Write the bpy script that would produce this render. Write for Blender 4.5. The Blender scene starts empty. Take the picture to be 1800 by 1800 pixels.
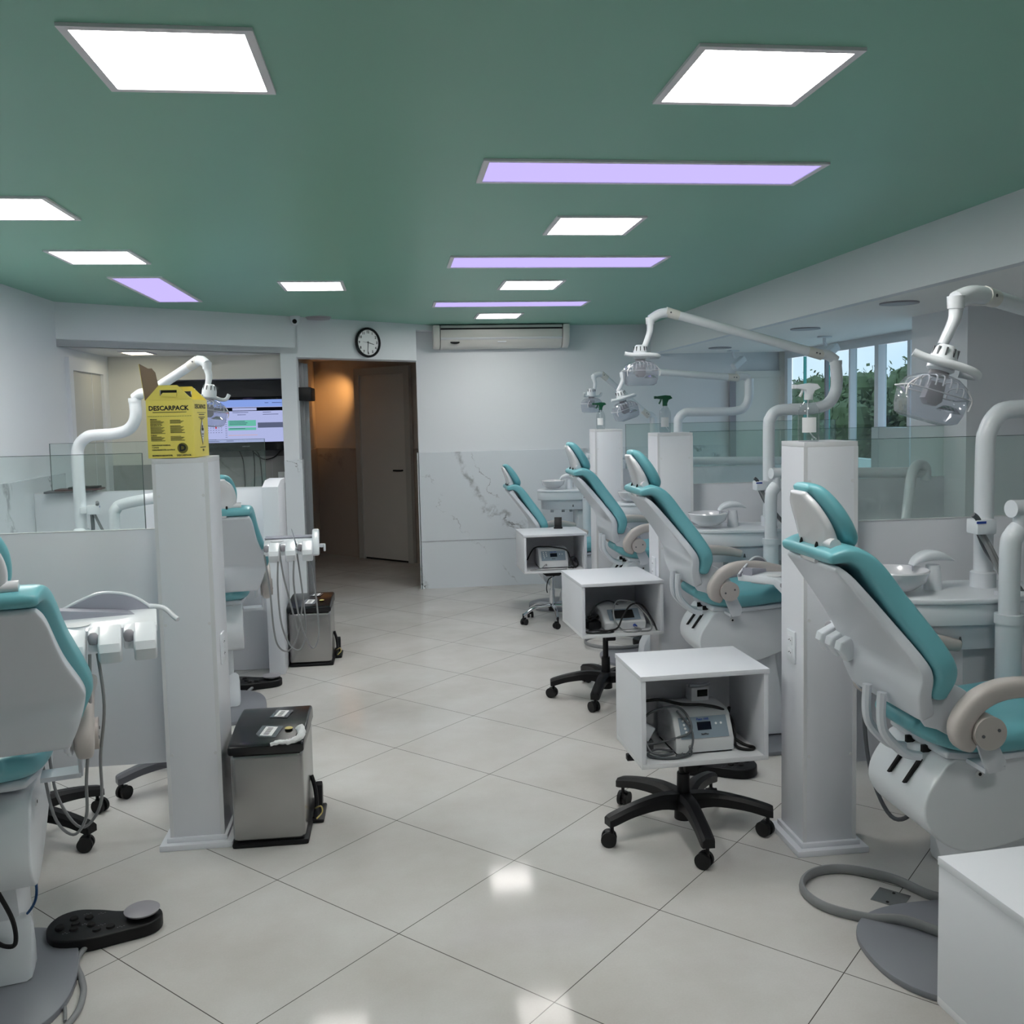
import bpy, bmesh, math, random
from math import pi, sin, cos, radians as R
from mathutils import Vector as V, Matrix
random.seed(7)
S = bpy.context.scene
COL = S.collection

# ------------------------------------------------------------------ materials
def lin(c):
    return tuple((v/12.92 if v <= .04045 else ((v+.055)/1.055)**2.4) for v in (x/255 for x in c))
def mat(name, rgb, rough=.5, metal=0., spec=.5, bump=0., bscale=200., var=0., vscale=3., coat=0., emit=None, estr=0.):
    m = bpy.data.materials.new(name); m.use_nodes = True
    nt = m.node_tree; b = nt.nodes['Principled BSDF']
    c = lin(rgb) + (1,)
    b.inputs['Base Color'].default_value = c
    b.inputs['Roughness'].default_value = rough
    b.inputs['Metallic'].default_value = metal
    b.inputs['Specular IOR Level'].default_value = spec
    b.inputs['Coat Weight'].default_value = coat
    if emit:
        b.inputs['Emission Color'].default_value = lin(emit)+(1,)
        b.inputs['Emission Strength'].default_value = estr
    tc = None
    if bump or var:
        tc = nt.nodes.new('ShaderNodeTexCoord')
    if bump:
        n = nt.nodes.new('ShaderNodeTexNoise'); n.inputs['Scale'].default_value = bscale
        nt.links.new(tc.outputs['Object'], n.inputs['Vector'])
        bp = nt.nodes.new('ShaderNodeBump'); bp.inputs['Strength'].default_value = bump; bp.inputs['Distance'].default_value = .002
        nt.links.new(n.outputs['Fac'], bp.inputs['Height']); nt.links.new(bp.outputs['Normal'], b.inputs['Normal'])
    if var:
        n = nt.nodes.new('ShaderNodeTexNoise'); n.inputs['Scale'].default_value = vscale; n.inputs['Detail'].default_value = 4
        nt.links.new(tc.outputs['Object'], n.inputs['Vector'])
        mx = nt.nodes.new('ShaderNodeMix'); mx.data_type = 'RGBA'
        mx.inputs[6].default_value = tuple(v*(1-var) for v in c[:3])+(1,); mx.inputs[7].default_value = tuple(min(1, v*(1+var)) for v in c[:3])+(1,)
        nt.links.new(n.outputs['Fac'], mx.inputs[0]); nt.links.new(mx.outputs[2], b.inputs['Base Color'])
    return m
def glassy(name, tint, rough=.02, gl=.5, haze=0., hazecol=(200, 215, 210)):
    """thin clear sheet: tinted see-through mixed with a fresnel reflection and a little haze"""
    m = bpy.data.materials.new(name); m.use_nodes = True
    nt = m.node_tree; nt.nodes.clear()
    out = nt.nodes.new('ShaderNodeOutputMaterial')
    tr = nt.nodes.new('ShaderNodeBsdfTransparent'); tr.inputs[0].default_value = lin(tint)+(1,)
    g = nt.nodes.new('ShaderNodeBsdfGlossy'); g.inputs['Roughness'].default_value = rough
    fr = nt.nodes.new('ShaderNodeLayerWeight'); fr.inputs['Blend'].default_value = .5
    pw = nt.nodes.new('ShaderNodeMath'); pw.operation = 'POWER'; pw.inputs[1].default_value = 4.; nt.links.new(fr.outputs['Facing'], pw.inputs[0])
    mu = nt.nodes.new('ShaderNodeMath'); mu.operation = 'MULTIPLY_ADD'; mu.inputs[1].default_value = gl; mu.inputs[2].default_value = .035
    nt.links.new(pw.outputs[0], mu.inputs[0])
    m1 = nt.nodes.new('ShaderNodeMixShader'); nt.links.new(mu.outputs[0], m1.inputs[0])
    last = tr
    if haze:
        d = nt.nodes.new('ShaderNodeBsdfDiffuse'); d.inputs[0].default_value = lin(hazecol)+(1,)
        m2 = nt.nodes.new('ShaderNodeMixShader'); m2.inputs[0].default_value = haze
        nt.links.new(tr.outputs[0], m2.inputs[1]); nt.links.new(d.outputs[0], m2.inputs[2]); last = m2
    nt.links.new(last.outputs[0], m1.inputs[1]); nt.links.new(g.outputs[0], m1.inputs[2])
    nt.links.new(m1.outputs[0], out.inputs[0])
    return m

M = {}
M['wall'] = mat('wall_paint', (226, 230, 234), .55, bump=.05, bscale=300)
M['wall_warm'] = mat('recess_wall_paint', (222, 222, 216), .55)
M['ceiling'] = mat('ceiling_green_paint', (134, 187, 168), .4, var=.04, vscale=1.2)
M['lam'] = mat('white_laminate', (222, 225, 231), .35, bump=.03, bscale=500)
M['lam2'] = mat('laminate_edge', (216, 218, 221), .4)
M['plastic'] = mat('white_enamel', (222, 227, 232), .28, coat=.12)
M['shell'] = mat('chair_shell_plastic', (212, 217, 224), .28, coat=.2)
M['head'] = mat('headrest_shell_plastic', (216, 217, 221), .2, coat=.3)
M['teal'] = mat('teal_upholstery', (108, 175, 184), .34, bump=.04, bscale=600)
M['arm'] = mat('beige_grey_armrest', (186, 180, 176), .35)
M['black'] = mat('black_plastic', (11, 12, 15), .45, spec=.35)
M['lidblack'] = mat('glossy_black_lid', (14, 16, 20), .22)
M['rubber'] = mat('black_rubber', (10, 11, 13), .6)
M['dark'] = mat('dark_gap', (8, 8, 9), .8)
M['greypl'] = mat('grey_base_paint', (128, 131, 138), .35, var=.03)
M['hose'] = mat('grey_hose', (132, 134, 136), .45)
M['hosedark'] = mat('dark_grey_hose', (84, 88, 92), .45)
M['steel'] = mat('brushed_steel', (168, 167, 166), .27, metal=.92, var=.12, vscale=6)
M['chrome'] = mat('chrome', (215, 218, 222), .08, metal=1.)
M['alu'] = mat('aluminium', (176, 180, 184), .3, metal=.6)
M['blue'] = mat('blue_hose', (22, 70, 120), .35)
M['paper'] = mat('paper', (226, 228, 229), .7)
M['ink'] = mat('ink', (30, 30, 32), .6)
M['cream'] = mat('cream_sticker', (205, 190, 120), .5)
M['yellow'] = mat('yellow_cardboard', (246, 228, 112), .55, var=.03, vscale=8)
M['brown'] = mat('brown_cardboard', (128, 108, 92), .8, var=.05, vscale=20)
M['panelgrey'] = mat('device_panel_grey_blue', (130, 146, 158), .4)
M['screen'] = mat('dark_device_screen', (8, 8, 26), .15)
M['greenpl'] = mat('green_trigger', (10, 78, 52), .35)
M['frame'] = mat('light_frame_grey', (150, 148, 154), .4); M['pframe'] = mat('panel_frame_white', (236, 232, 238), .4)
M['glass'] = glassy('partition_glass', (243, 249, 247), .01, .6, .06, (198, 216, 210))
M['glassL'] = glassy('clear_partition_glass', (246, 250, 249), .01, .4, .03)
M['wglass'] = glassy('window_glass', (232, 243, 242), .01, .35)
M['edge'] = mat('glass_edge_green', (60, 84, 80), .1, coat=.5)
M['wedge'] = mat('window_edge_glow', (60, 150, 145), .15, emit=(60, 160, 155), estr=.15)  # teal glass edge with a faint glow put into the material, no lamp
M['clear'] = glassy('clear_plastic', (232, 235, 240), .05, .8, .14, (225, 228, 235))
M['bottle'] = glassy('bottle_plastic', (238, 241, 242), .05, .7, .04, (225, 230, 232))
M['door'] = mat('door_paint', (190, 190, 186), .5)
M['clockface'] = mat('clock_face', (240, 242, 242), .4)
M['ac'] = mat('ac_plastic', (214, 213, 208), .3)
M['dev'] = mat('device_grey_white', (206, 209, 211), .35)
M['badge'] = mat('badge_blue', (30, 66, 150), .4)
M['trunk'] = mat('tree_bark', (70, 60, 46), .9)
M['sill'] = mat('outdoor_ledge', (220, 224, 222), .7)
M['corr'] = mat('corridor_paint', (214, 204, 194), .6)
M['corrdoor'] = mat('corridor_door_paint', (214, 212, 208), .5)
M['seatgrey'] = mat('stool_grey', (96, 98, 104), .4)

def emis(name, rgb, s, var=0.):
    m = bpy.data.materials.new(name); m.use_nodes = True
    nt = m.node_tree; nt.nodes.clear(); o = nt.nodes.new('ShaderNodeOutputMaterial'); e = nt.nodes.new('ShaderNodeEmission')
    e.inputs[0].default_value = lin(rgb)+(1,); e.inputs[1].default_value = s; nt.links.new(e.outputs[0], o.inputs[0]); return m
M['lamp'] = emis('ceiling_panel_light', (255, 251, 247), 25.)
M['lampv'] = emis('violet_panel_light', (190, 176, 250), 1.0)
M['lampw'] = emis('warm_recess_light', (255, 244, 205), 9.)
M['scr_bg'] = emis('tv_background', (182, 190, 236), .75)
M['scr_top'] = emis('tv_header', (140, 168, 238), .75)
M['scr_green'] = emis('tv_green', (112, 200, 178), .7)
M['scr_grey'] = emis('tv_grey', (104, 112, 142), .6)
M['scr_ink'] = emis('tv_ink', (70, 78, 120), .5)
M['scr_blk'] = emis('tv_black', (12, 14, 22), .5)
M['scr_red'] = emis('tv_red', (215, 70, 80), .7)
M['scr_or'] = emis('tv_orange', (225, 180, 170), .7)

# floor: large polished tiles laid diagonally
def floor_mat():
    m = bpy.data.materials.new('polished_porcelain_tiles'); m.use_nodes = True
    nt = m.node_tree; L = nt.links; b = nt.nodes['Principled BSDF']
    g = nt.nodes.new('ShaderNodeNewGeometry'); sp = nt.nodes.new('ShaderNodeSeparateXYZ'); L.new(g.outputs['Position'], sp.inputs[0])
    def mth(op, a, bb, c=None):
        n = nt.nodes.new('ShaderNodeMath'); n.operation = op
        for k, v in enumerate((a, bb)):
            if v is None: continue
            if isinstance(v, (int, float)): n.inputs[k].default_value = v
            else: L.new(v, n.inputs[k])
        return n.outputs[0]
    x = mth('ADD', sp.outputs['X'], .465); y = mth('SUBTRACT', sp.outputs['Y'], 3.303)
    ca, sa = cos(R(45.4)), sin(R(45.4)); T = .5972
    u = mth('DIVIDE', mth('ADD', mth('MULTIPLY', x, ca), mth('MULTIPLY', y, sa)), T)
    w = mth('DIVIDE', mth('SUBTRACT', mth('MULTIPLY', x, sa), mth('MULTIPLY', y, ca)), T)
    def line(t, wd):
        f = mth('FRACT', mth('ADD', t, .5), None)
        d = mth('ABSOLUTE', mth('SUBTRACT', f, .5), None)
        return mth('LESS_THAN', d, wd)
    gr = mth('MAXIMUM', line(u, .0026), line(w, .0024))
    no = nt.nodes.new('ShaderNodeTexNoise'); no.inputs['Scale'].default_value = 1.6; no.inputs['Detail'].default_value = 6; no.inputs['Roughness'].default_value = .6
    L.new(g.outputs['Position'], no.inputs['Vector'])
    cr = nt.nodes.new('ShaderNodeValToRGB'); cr.color_ramp.elements[0].position = .3; cr.color_ramp.elements[1].position = .75
    cr.color_ramp.elements[0].color = lin((188, 185, 180))+(1,); cr.color_ramp.elements[1].color = lin((209, 209, 207))+(1,)
    L.new(no.outputs['Fac'], cr.inputs[0])
    n2 = nt.nodes.new('ShaderNodeTexNoise'); n2.inputs['Scale'].default_value = 160; n2.inputs['Detail'].default_value = 2
    L.new(g.outputs['Position'], n2.inputs['Vector'])
    mx0 = nt.nodes.new('ShaderNodeMix'); mx0.data_type = 'RGBA'; mx0.blend_type = 'MULTIPLY'; mx0.inputs[0].default_value = .10
    L.new(cr.outputs[0], mx0.inputs[6]); L.new(n2.outputs['Fac'], mx0.inputs[7])
    mx = nt.nodes.new('ShaderNodeMix'); mx.data_type = 'RGBA'; mx.inputs[7].default_value = lin((84, 80, 76))+(1,)
    L.new(gr, mx.inputs[0]); L.new(mx0.outputs[2], mx.inputs[6]); L.new(mx.outputs[2], b.inputs['Base Color'])
    rr = nt.nodes.new('ShaderNodeMapRange'); rr.inputs[3].default_value = .05; rr.inputs[4].default_value = .11
    L.new(no.outputs['Fac'], rr.inputs[0]); L.new(rr.outputs[0], b.inputs['Roughness'])
    b.inputs['Specular IOR Level'].default_value = .045
    return m
M['floor'] = floor_mat()

def marble_mat(name, base=(196, 199, 201), vein=(128, 130, 132), strength=.75):
    m = bpy.data.materials.new(name); m.use_nodes = True
    nt = m.node_tree; L = nt.links; b = nt.nodes['Principled BSDF']; b.inputs['Roughness'].default_value = .18
    tc = nt.nodes.new('ShaderNodeNewGeometry'); sp = nt.nodes.new('ShaderNodeSeparateXYZ'); L.new(tc.outputs['Position'], sp.inputs[0])
    def mth(op, a, bb=None, c=None):
        n_ = nt.nodes.new('ShaderNodeMath'); n_.operation = op
        for k, v in enumerate((a, bb, c)):
            if v is None: continue
            if isinstance(v, (int, float)): n_.inputs[k].default_value = v
            else: L.new(v, n_.inputs[k])
        return n_.outputs[0]
    def noise(sc_, det=8, rough=.6, dist=0.):
        n_ = nt.nodes.new('ShaderNodeTexNoise'); n_.inputs['Scale'].default_value = sc_; n_.inputs['Detail'].default_value = det; n_.inputs['Roughness'].default_value = rough; n_.inputs['Distortion'].default_value = dist
        L.new(tc.outputs['Position'], n_.inputs['Vector']); return n_.outputs['Fac']
    s_ = mth('ADD', sp.outputs['Z'], mth('MULTIPLY', mth('ADD', sp.outputs['X'], sp.outputs['Y']), 1.35))
    n1 = noise(1.7, 9, .62, .6)
    def vline(freq, amp, ph, wd, soft):
        v = mth('FRACT', mth('ADD', mth('MULTIPLY', s_, freq), mth('ADD', mth('MULTIPLY', n1, amp), ph)))
        d = mth('ABSOLUTE', mth('SUBTRACT', v, .5))
        r = nt.nodes.new('ShaderNodeMapRange'); r.inputs[1].default_value = wd; r.inputs[2].default_value = wd+soft; r.inputs[3].default_value = 1; r.inputs[4].default_value = 0; L.new(d, r.inputs[0]); return r.outputs[0]
    def mask(sc_, a, b_):
        r = nt.nodes.new('ShaderNodeMapRange'); r.inputs[1].default_value = a; r.inputs[2].default_value = b_; L.new(noise(sc_, 3), r.inputs[0]); return r.outputs[0]
    v1 = mth('MULTIPLY', vline(.62, .9, .42, .002, .012), mask(2.1, .42, .58))
    v2 = mth('MULTIPLY', mth('MULTIPLY', vline(.62, .9, .40, .01, .05), mask(9., .42, .62)), .6)
    v3 = mth('MULTIPLY', vline(1.1, 1.5, .1, .001, .010), mask(1.5, .5, .6))
    mu = nt.nodes.new('ShaderNodeMath'); mu.operation = 'MAXIMUM'; L.new(v1, mu.inputs[0]); L.new(mth('MAXIMUM', v2, v3), mu.inputs[1])
    m2 = nt.nodes.new('ShaderNodeMath'); m2.operation = 'MULTIPLY'; L.new(mu.outputs[0], m2.inputs[0]); m2.inputs[1].default_value = strength
    mx = nt.nodes.new('ShaderNodeMix'); mx.data_type = 'RGBA'; mx.inputs[6].default_value = lin(base)+(1,); mx.inputs[7].default_value = lin(vein)+(1,)
    L.new(m2.outputs[0], mx.inputs[0]); L.new(mx.outputs[2], b.inputs['Base Color'])
    return m
M['marble'] = marble_mat('marble_slabs', (219, 225, 230), (120, 122, 124), 1.)
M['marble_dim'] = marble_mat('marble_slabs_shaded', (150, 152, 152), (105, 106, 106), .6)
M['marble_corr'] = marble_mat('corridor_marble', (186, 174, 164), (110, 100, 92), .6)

def leaf_mat():
    m = mat('tree_leaves', (86, 106, 68), .7, var=.5, vscale=1.1); return m
M['leaf'] = leaf_mat()

# ------------------------------------------------------------------ mesh building
def catmull(pts, n=6, closed=False):
    P = [tuple(p) for p in pts]
    if len(P) < 3: return P
    out = []
    N = len(P)
    rng = range(N) if closed else range(N-1)
    for i in rng:
        if closed: a, b, c, d = P[(i-1) % N], P[i], P[(i+1) % N], P[(i+2) % N]
        else: a, b, c, d = P[max(i-1, 0)], P[i], P[i+1], P[min(i+2, N-1)]
        for k in range(n):
            t = k/n
            out.append(tuple(.5*((2*q)+(-p+r)*t+(2*p-5*q+4*r-s)*t*t+(-p+3*q-3*r+s)*t**3) for p, q, r, s in zip(a, b, c, d)))
    if not closed: out.append(P[-1])
    return out

class MB:
    def __init__(s): s.bm = bmesh.new()
    def _add(s, t, mtx=None, mi=0):
        if mtx is not None: bmesh.ops.transform(t, matrix=mtx, verts=t.verts)
        for f in t.faces: f.material_index = mi
        me = bpy.data.meshes.new('tmp'); t.to_mesh(me); t.free(); s.bm.from_mesh(me); bpy.data.meshes.remove(me); return s
    def box(s, a, b, bev=0., mi=0, mtx=None, seg=2):
        t = bmesh.new(); bmesh.ops.create_cube(t, size=1)
        lo = [min(p, q) for p, q in zip(a, b)]; hi = [max(p, q) for p, q in zip(a, b)]
        for v in t.verts: v.co = V([(l+h)/2+c*(h-l) for l, h, c in zip(lo, hi, v.co)])
        if bev: bmesh.ops.bevel(t, geom=t.edges[:], offset=bev, segments=seg, affect='EDGES', profile=.5)
        return s._add(t, mtx, mi)
    def prism(s, poly, z0, z1, axis='z', bev=0., mi=0, mtx=None, seg=2):
        """poly in the plane: z:(x,y)  y:(x,z)  x:(y,z)"""
        t = bmesh.new()
        def P(p, h): return {'z': (p[0], p[1], h), 'y': (p[0], h, p[1]), 'x': (h, p[0], p[1])}[axis]
        A = [t.verts.new(P(p, z0)) for p in poly]; B = [t.verts.new(P(p, z1)) for p in poly]
        t.faces.new(A); t.faces.new(B[::-1]); n = len(poly)
        for i in range(n): t.faces.new((A[i], B[i], B[(i+1) % n], A[(i+1) % n]))
        bmesh.ops.recalc_face_normals(t, faces=t.faces)
        if bev:
            capE = [e for e in t.edges if len(e.link_faces) == 2 and any(len(f.verts) == n for f in e.link_faces)]
            bmesh.ops.bevel(t, geom=capE, offset=bev, segments=seg, affect='EDGES', profile=.5)
        return s._add(t, mtx, mi)
    def tube(s, pts, r, res=10, n=6, smooth=True, mi=0, mtx=None, cap=True):
        P = catmull(pts, n) if smooth else [tuple(p) for p in pts]
        t = bmesh.new(); prev = None; rings = []
        rad = r if callable(r) else (lambda u: r)
        nrm = None
        for i, p in enumerate(P):
            p = V(p); a = V(P[max(i-1, 0)]); b = V(P[min(i+1, len(P)-1)]); tg = (b-a).normalized()
            if nrm is None:
                up = V((0, 0, 1)) if abs(tg.z) < .9 else V((1, 0, 0)); nrm = tg.cross(up).normalized()
            else:
                nrm = (nrm-tg*nrm.dot(tg)).normalized()
            bn = tg.cross(nrm); rr = rad(i/(len(P)-1))
            rings.append([t.verts.new(p+nrm*cos(2*pi*k/res)*rr+bn*sin(2*pi*k/res)*rr) for k in range(res)])
        for A, B in zip(rings, rings[1:]):
            for k in range(res): t.faces.new((A[k], A[(k+1) % res], B[(k+1) % res], B[k]))
        if cap: t.faces.new(rings[0][::-1]); t.faces.new(rings[-1])
        bmesh.ops.recalc_face_normals(t, faces=t.faces)
        return s._add(t, mtx, mi)
    def cyl(s, a, b, r, r2=None, res=24, mi=0, mtx=None):
        r2 = r if r2 is None else r2
        return s.tube([a, b], lambda u: r+(r2-r)*u, res=res, smooth=False, mi=mi, mtx=mtx)
    def lathe(s, prof, c=(0, 0, 0), res=32, mi=0, mtx=None, sx=1., sy=1.):
        t = bmesh.new(); rings = []
        for r, z in prof:
            rings.append([t.verts.new((c[0]+sx*r*cos(2*pi*k/res), c[1]+sy*r*sin(2*pi*k/res), c[2]+z)) for k in range(res)])
        for A, B in zip(rings, rings[1:]):
            for k in range(res): t.faces.new((A[k], A[(k+1) % res], B[(k+1) % res], B[k]))
        if prof[0][0] > 1e-5: t.faces.new(rings[0][::-1])
        if prof[-1][0] > 1e-5: t.faces.new(rings[-1])
        bmesh.ops.remove_doubles(t, verts=t.verts, dist=1e-6)
        bmesh.ops.recalc_face_normals(t, faces=t.faces)
        return s._add(t, mtx, mi)
    def pad(s, pts, y0=0., n=3.2, seg=28, sub=5, mi=0, mtx=None, capr=.35):
        """cushion: (x, z, width in y, thickness) stations, superellipse sections, rounded ends"""
        P = catmull(pts, sub)
        fr = []
        for i, p in enumerate(P):
            a, b = P[max(i-1, 0)], P[min(i+1, len(P)-1)]
            tg = V((b[0]-a[0], 0, b[1]-a[1])).normalized(); fr.append((V((p[0], y0, p[1])), tg, p[2], p[3]))
        def cap(f, sgn):
            c, tg, w, th = f; o = []
            for u in (.35, .65, .88, 1.):
                k = math.sqrt(max(0, 1-u*u)) if u < 1 else .05
                o.append((c+tg*sgn*th*capr*u, tg, w-th*(1-k)*.9, max(th*k, th*.04)))
            return o
        F = cap(fr[0], -1)[::-1]+fr+cap(fr[-1], 1)
        t = bmesh.new(); rings = []
        for c, tg, w, th in F:
            nr = V((-tg.z, 0, tg.x)); ring = []
            for k in range(seg):
                a = 2*pi*k/seg; ca, sa = cos(a), sin(a)
                yy = w/2*math.copysign(abs(ca)**(2/(n*1.6)), ca); hh = th/2*math.copysign(abs(sa)**(2/n), sa)
                ring.append(t.verts.new(c+V((0, yy, 0))+nr*hh))
            rings.append(ring)
        for A, B in zip(rings, rings[1:]):
            for k in range(seg): t.faces.new((A[k], A[(k+1) % seg], B[(k+1) % seg], B[k]))
        t.faces.new(rings[0][::-1]); t.faces.new(rings[-1])
        bmesh.ops.recalc_face_normals(t, faces=t.faces)
        return s._add(t, mtx, mi)
    def quad(s, pts, mi=0):
        f = s.bm.faces.new([s.bm.verts.new(p) for p in pts]); f.material_index = mi; return s
    def build(s, name, m, parent=None, loc=None, rotz=None, ang=38, smooth=True):
        me = bpy.data.meshes.new(name); s.bm.to_mesh(me); s.bm.free()
        for x in (m if isinstance(m, (list, tuple)) else [m]): me.materials.append(x)
        if smooth:
            for p in me.polygons: p.use_smooth = True
            me.set_sharp_from_angle(angle=R(ang))
        o = bpy.data.objects.new(name, me); COL.objects.link(o)
        if parent: o.parent = parent
        if loc: o.location = loc
        if rotz is not None: o.rotation_euler = (0, 0, rotz)
        return o

def tag(o, label=None, cat=None, group=None, kind=None):
    if label: o['label'] = label
    if cat: o['category'] = cat
    if group: o['group'] = group
    if kind: o['kind'] = kind
    return o
def thing(name, label, cat, loc=(0, 0, 0), rotz=0, group=None):
    o = bpy.data.objects.new(name, None); COL.objects.link(o); o.location = loc; o.rotation_euler = (0, 0, rotz); o.empty_display_size = .1
    return tag(o, label, cat, group)
def struct(name, mb, m, smooth=True): return tag(mb.build(name, m, smooth=smooth), kind='structure')
def copy_tree(src, parent=None, loc=None, rot=None, label=None, group=None):
    c = src.copy(); COL.objects.link(c)
    if parent: c.parent = parent
    if loc is not None: c.location = loc
    if rot is not None: c.rotation_euler = rot
    if label: c['label'] = label
    if group: c['group'] = group
    for ch in list(src.children): copy_tree(ch, c)
    return c
def text(body, size, o, right, up, m, parent=None, name='lettering', bold=0., align='CENTER', ex=.0002):
    """flat lettering lying on a surface; o origin, right/up unit directions"""
    cu = bpy.data.curves.new(name, 'FONT'); cu.body = body; cu.size = size; cu.align_x = align; cu.align_y = 'CENTER'; cu.offset = bold; cu.extrude = ex
    cu.resolution_u = 2
    cu.materials.append(m); ob = bpy.data.objects.new(name, cu); COL.objects.link(ob)
    r = V(right).normalized(); u = V(up); u = (u-r*u.dot(r)).normalized(); n = r.cross(u)
    mt = Matrix((r, u, n)).transposed().to_4x4(); mt.translation = V(o)
    if parent: ob.parent = parent
    ob.matrix_local = mt
    return ob

# ------------------------------------------------------------------ room
ZC = 2.45; XL = -2.27; YB = 8.87; XB = 2.44; XR = 3.75; ZS = 2.17
A0 = V((XL, 6.8, 0)); D = V((.805, .594, 0)).normalized(); NR = V((D.y, -D.x, 0))   # slanted wall: start, direction, towards the room
def ob(t, z=0, off=0.): p = A0+D*t+NR*off; return (p.x, p.y, z)
def slab(mb, t0, t1, z0, z1, o0, o1, mi=0):
    mb.prism([ob(t0, 0, o0)[:2], ob(t1, 0, o0)[:2], ob(t1, 0, o1)[:2], ob(t0, 0, o1)[:2]], z0, z1, mi=mi)

struct('floor', MB().box((-3, -2.5, -.1), (4.1, 13, 0)), M['floor'])
struct('ceiling', MB().box((-2.6, -2.5, ZC), (XB+.02, 9.2, ZC+.1)), M['ceiling'])
struct('wall_left', MB().box((XL-.15, -2.5, 0), (XL, 8.0, ZC)), M['wall'])
struct('wall_behind', MB().box((XL-.15, -2.55, 0), (XR+.1, -2.4, ZC)), M['wall'])
# right side: dropped beam, lower soffit, outer wall with the window band
struct('trim_1', MB().box((XB, -2.5, ZS), (XB+.06, 9.0, ZC+.05)), M['wall'])
struct('trim_2', MB().box((XB+.06, -2.5, ZS), (XR+.2, 9.0, ZS+.06)), mat('soffit_white_lit', (244, 245, 243), .6))  # soffit colour lifted above the wall white in place of window daylight
struct('wall_right', MB().box((XR, -2.5, 0), (XR+.15, 5.5, ZS)).box((XR, 8.76, 0), (XR+.02, 9.0, ZS)).box((XR, 5.5, 0), (XR+.15, 8.76, .62)).box((XR, 5.5, 2.13), (XR+.15, 8.76, ZS)).box((XR, 6.55, 0), (XR+.12, 7.12, 1.46)), M['wall'])
struct('trim_3', MB().box((3.2, 5.0, 0), (XR+.01, 5.58, ZS)), M['wall'])
# back wall with marble wainscot
struct('wall_back', MB().box((.205, YB, 0), (XR+.1, YB+.15, ZC)), M['wall'])
struct('trim_4', MB().box((.198, YB-.018, 0), (XR, YB, 1.285)).box((.19, YB-.018, 0), (.205, YB+.15, 1.285)), M['marble'])
struct('trim_5', MB().box((.2, YB-.022, .448), (XR, YB-.0175, .4505)).box((1.66, YB-.022, 0), (1.663, YB-.0175, 1.285)), M['frame'])
# slanted wall: bulkhead over the recess and the corridor opening
b = MB(); slab(b, 0, 1.86, 2.15, ZC, 0, -.05)
b.prism([(XL, 6.8), ob(1.86)[:2], (-.8, 8.0), (XL, 8.0)], 2.15, 2.2)
struct('wall_bulkhead', b, M['wall'])
struct('wall_recess', MB().box((XL, 7.95, 0), (-1.9, 8.1, 2.2)).box((-1.9, 7.95, 1.96), (-.85, 8.1, 2.2)), M['wall_warm'])
b = MB().prism([ob(1.7)[:2], ob(1.84)[:2], (-.79, 8.1), (-.89, 8.1)], 0, 2.2)
struct('wall_column', b, M['wall'])
b = MB().prism([ob(1.69, 0, .014)[:2], ob(1.855, 0, .014)[:2], (-.778, 8.09), (-.9, 8.09)], 0, 1.29)
struct('trim_6', b, M['marble'])
b = MB(); slab(b, 1.84, 3.05, 2.125, ZC, 0, -.22); b.prism([ob(3.05)[:2], (.205, 8.628), (.205, 8.9), ob(3.05, 0, -.22)[:2]], 2.125, ZC)
b.prism([(.205, 8.628), (.385, 8.76), (.40, YB), (.205, YB)], 2.40, ZC)
struct('wall_slanted', b, M['wall'])
# niche with the television
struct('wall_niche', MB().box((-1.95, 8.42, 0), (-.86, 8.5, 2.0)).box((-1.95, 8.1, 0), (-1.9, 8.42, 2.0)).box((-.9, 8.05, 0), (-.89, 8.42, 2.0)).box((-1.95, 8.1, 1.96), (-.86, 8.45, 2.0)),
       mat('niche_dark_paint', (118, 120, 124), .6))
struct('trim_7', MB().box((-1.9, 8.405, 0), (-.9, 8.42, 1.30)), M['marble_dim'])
struct('trim_8', MB().box((-1.9, 8.402, 1.30), (-.9, 8.42, 1.305)).box((-1.08, 8.402, 0), (-1.075, 8.42, 1.3)), M['frame'])
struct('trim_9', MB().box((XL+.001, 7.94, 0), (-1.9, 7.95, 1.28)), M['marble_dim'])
struct('trim_10', MB().box((XL, -2.4, 0), (XL+.012, 6.8, 1.285)), M['marble'])

# corridor behind the opening
b = MB().box((-1.05, 8.52, 0), (-.95, 11.7, 2.4)).box((.3, 8.95, 0), (.4, 10.4, 2.4))
b.prism([(-1.0, 11.62), (.42, 10.26), (.5, 10.36), (-.95, 11.75)], 0, 2.4)
struct('wall_corridor', b, M['corr'])
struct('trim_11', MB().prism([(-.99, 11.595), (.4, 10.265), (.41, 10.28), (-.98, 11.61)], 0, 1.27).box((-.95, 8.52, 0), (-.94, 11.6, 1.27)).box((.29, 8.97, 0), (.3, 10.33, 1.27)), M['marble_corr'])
struct('ceiling_corridor', MB().prism([ob(1.7, 0, -.21)[:2], ob(3.3, 0, -.21)[:2], (.5, 10.25), (-1.05, 11.8)], 2.3, 2.4), M['corr'])
dn = V((.715, -.699, 0)).normalized()
def cd(t, z, off=0.):
    p = V((-.99, 11.595, 0))+dn*t+V((-.699, -.715, 0)).normalized()*off; return (p.x, p.y, z)
def cslab(mb, t0, t1, z0, z1, o0, o1): mb.prism([cd(t0, 0, o0)[:2], cd(t1, 0, o0)[:2], cd(t1, 0, o1)[:2], cd(t0, 0, o1)[:2]], z0, z1); return mb
d1 = struct('door_1', cslab(MB(), .86, 1.56, .02, 2.1, 0, .03), M['corrdoor'])
cslab(cslab(cslab(MB(), .78, .86, 0, 2.18, 0, .045), 1.56, 1.64, 0, 2.18, 0, .045), .86, 1.56, 2.1, 2.18, 0, .045).build('door_frame', M['door'], d1)
MB().tube([cd(1.5, 1.03, .03), cd(1.5, 1.03, .07), cd(1.4, 1.03, .075)], .009, smooth=False).build('door_handle', M['dark'], d1)
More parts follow.
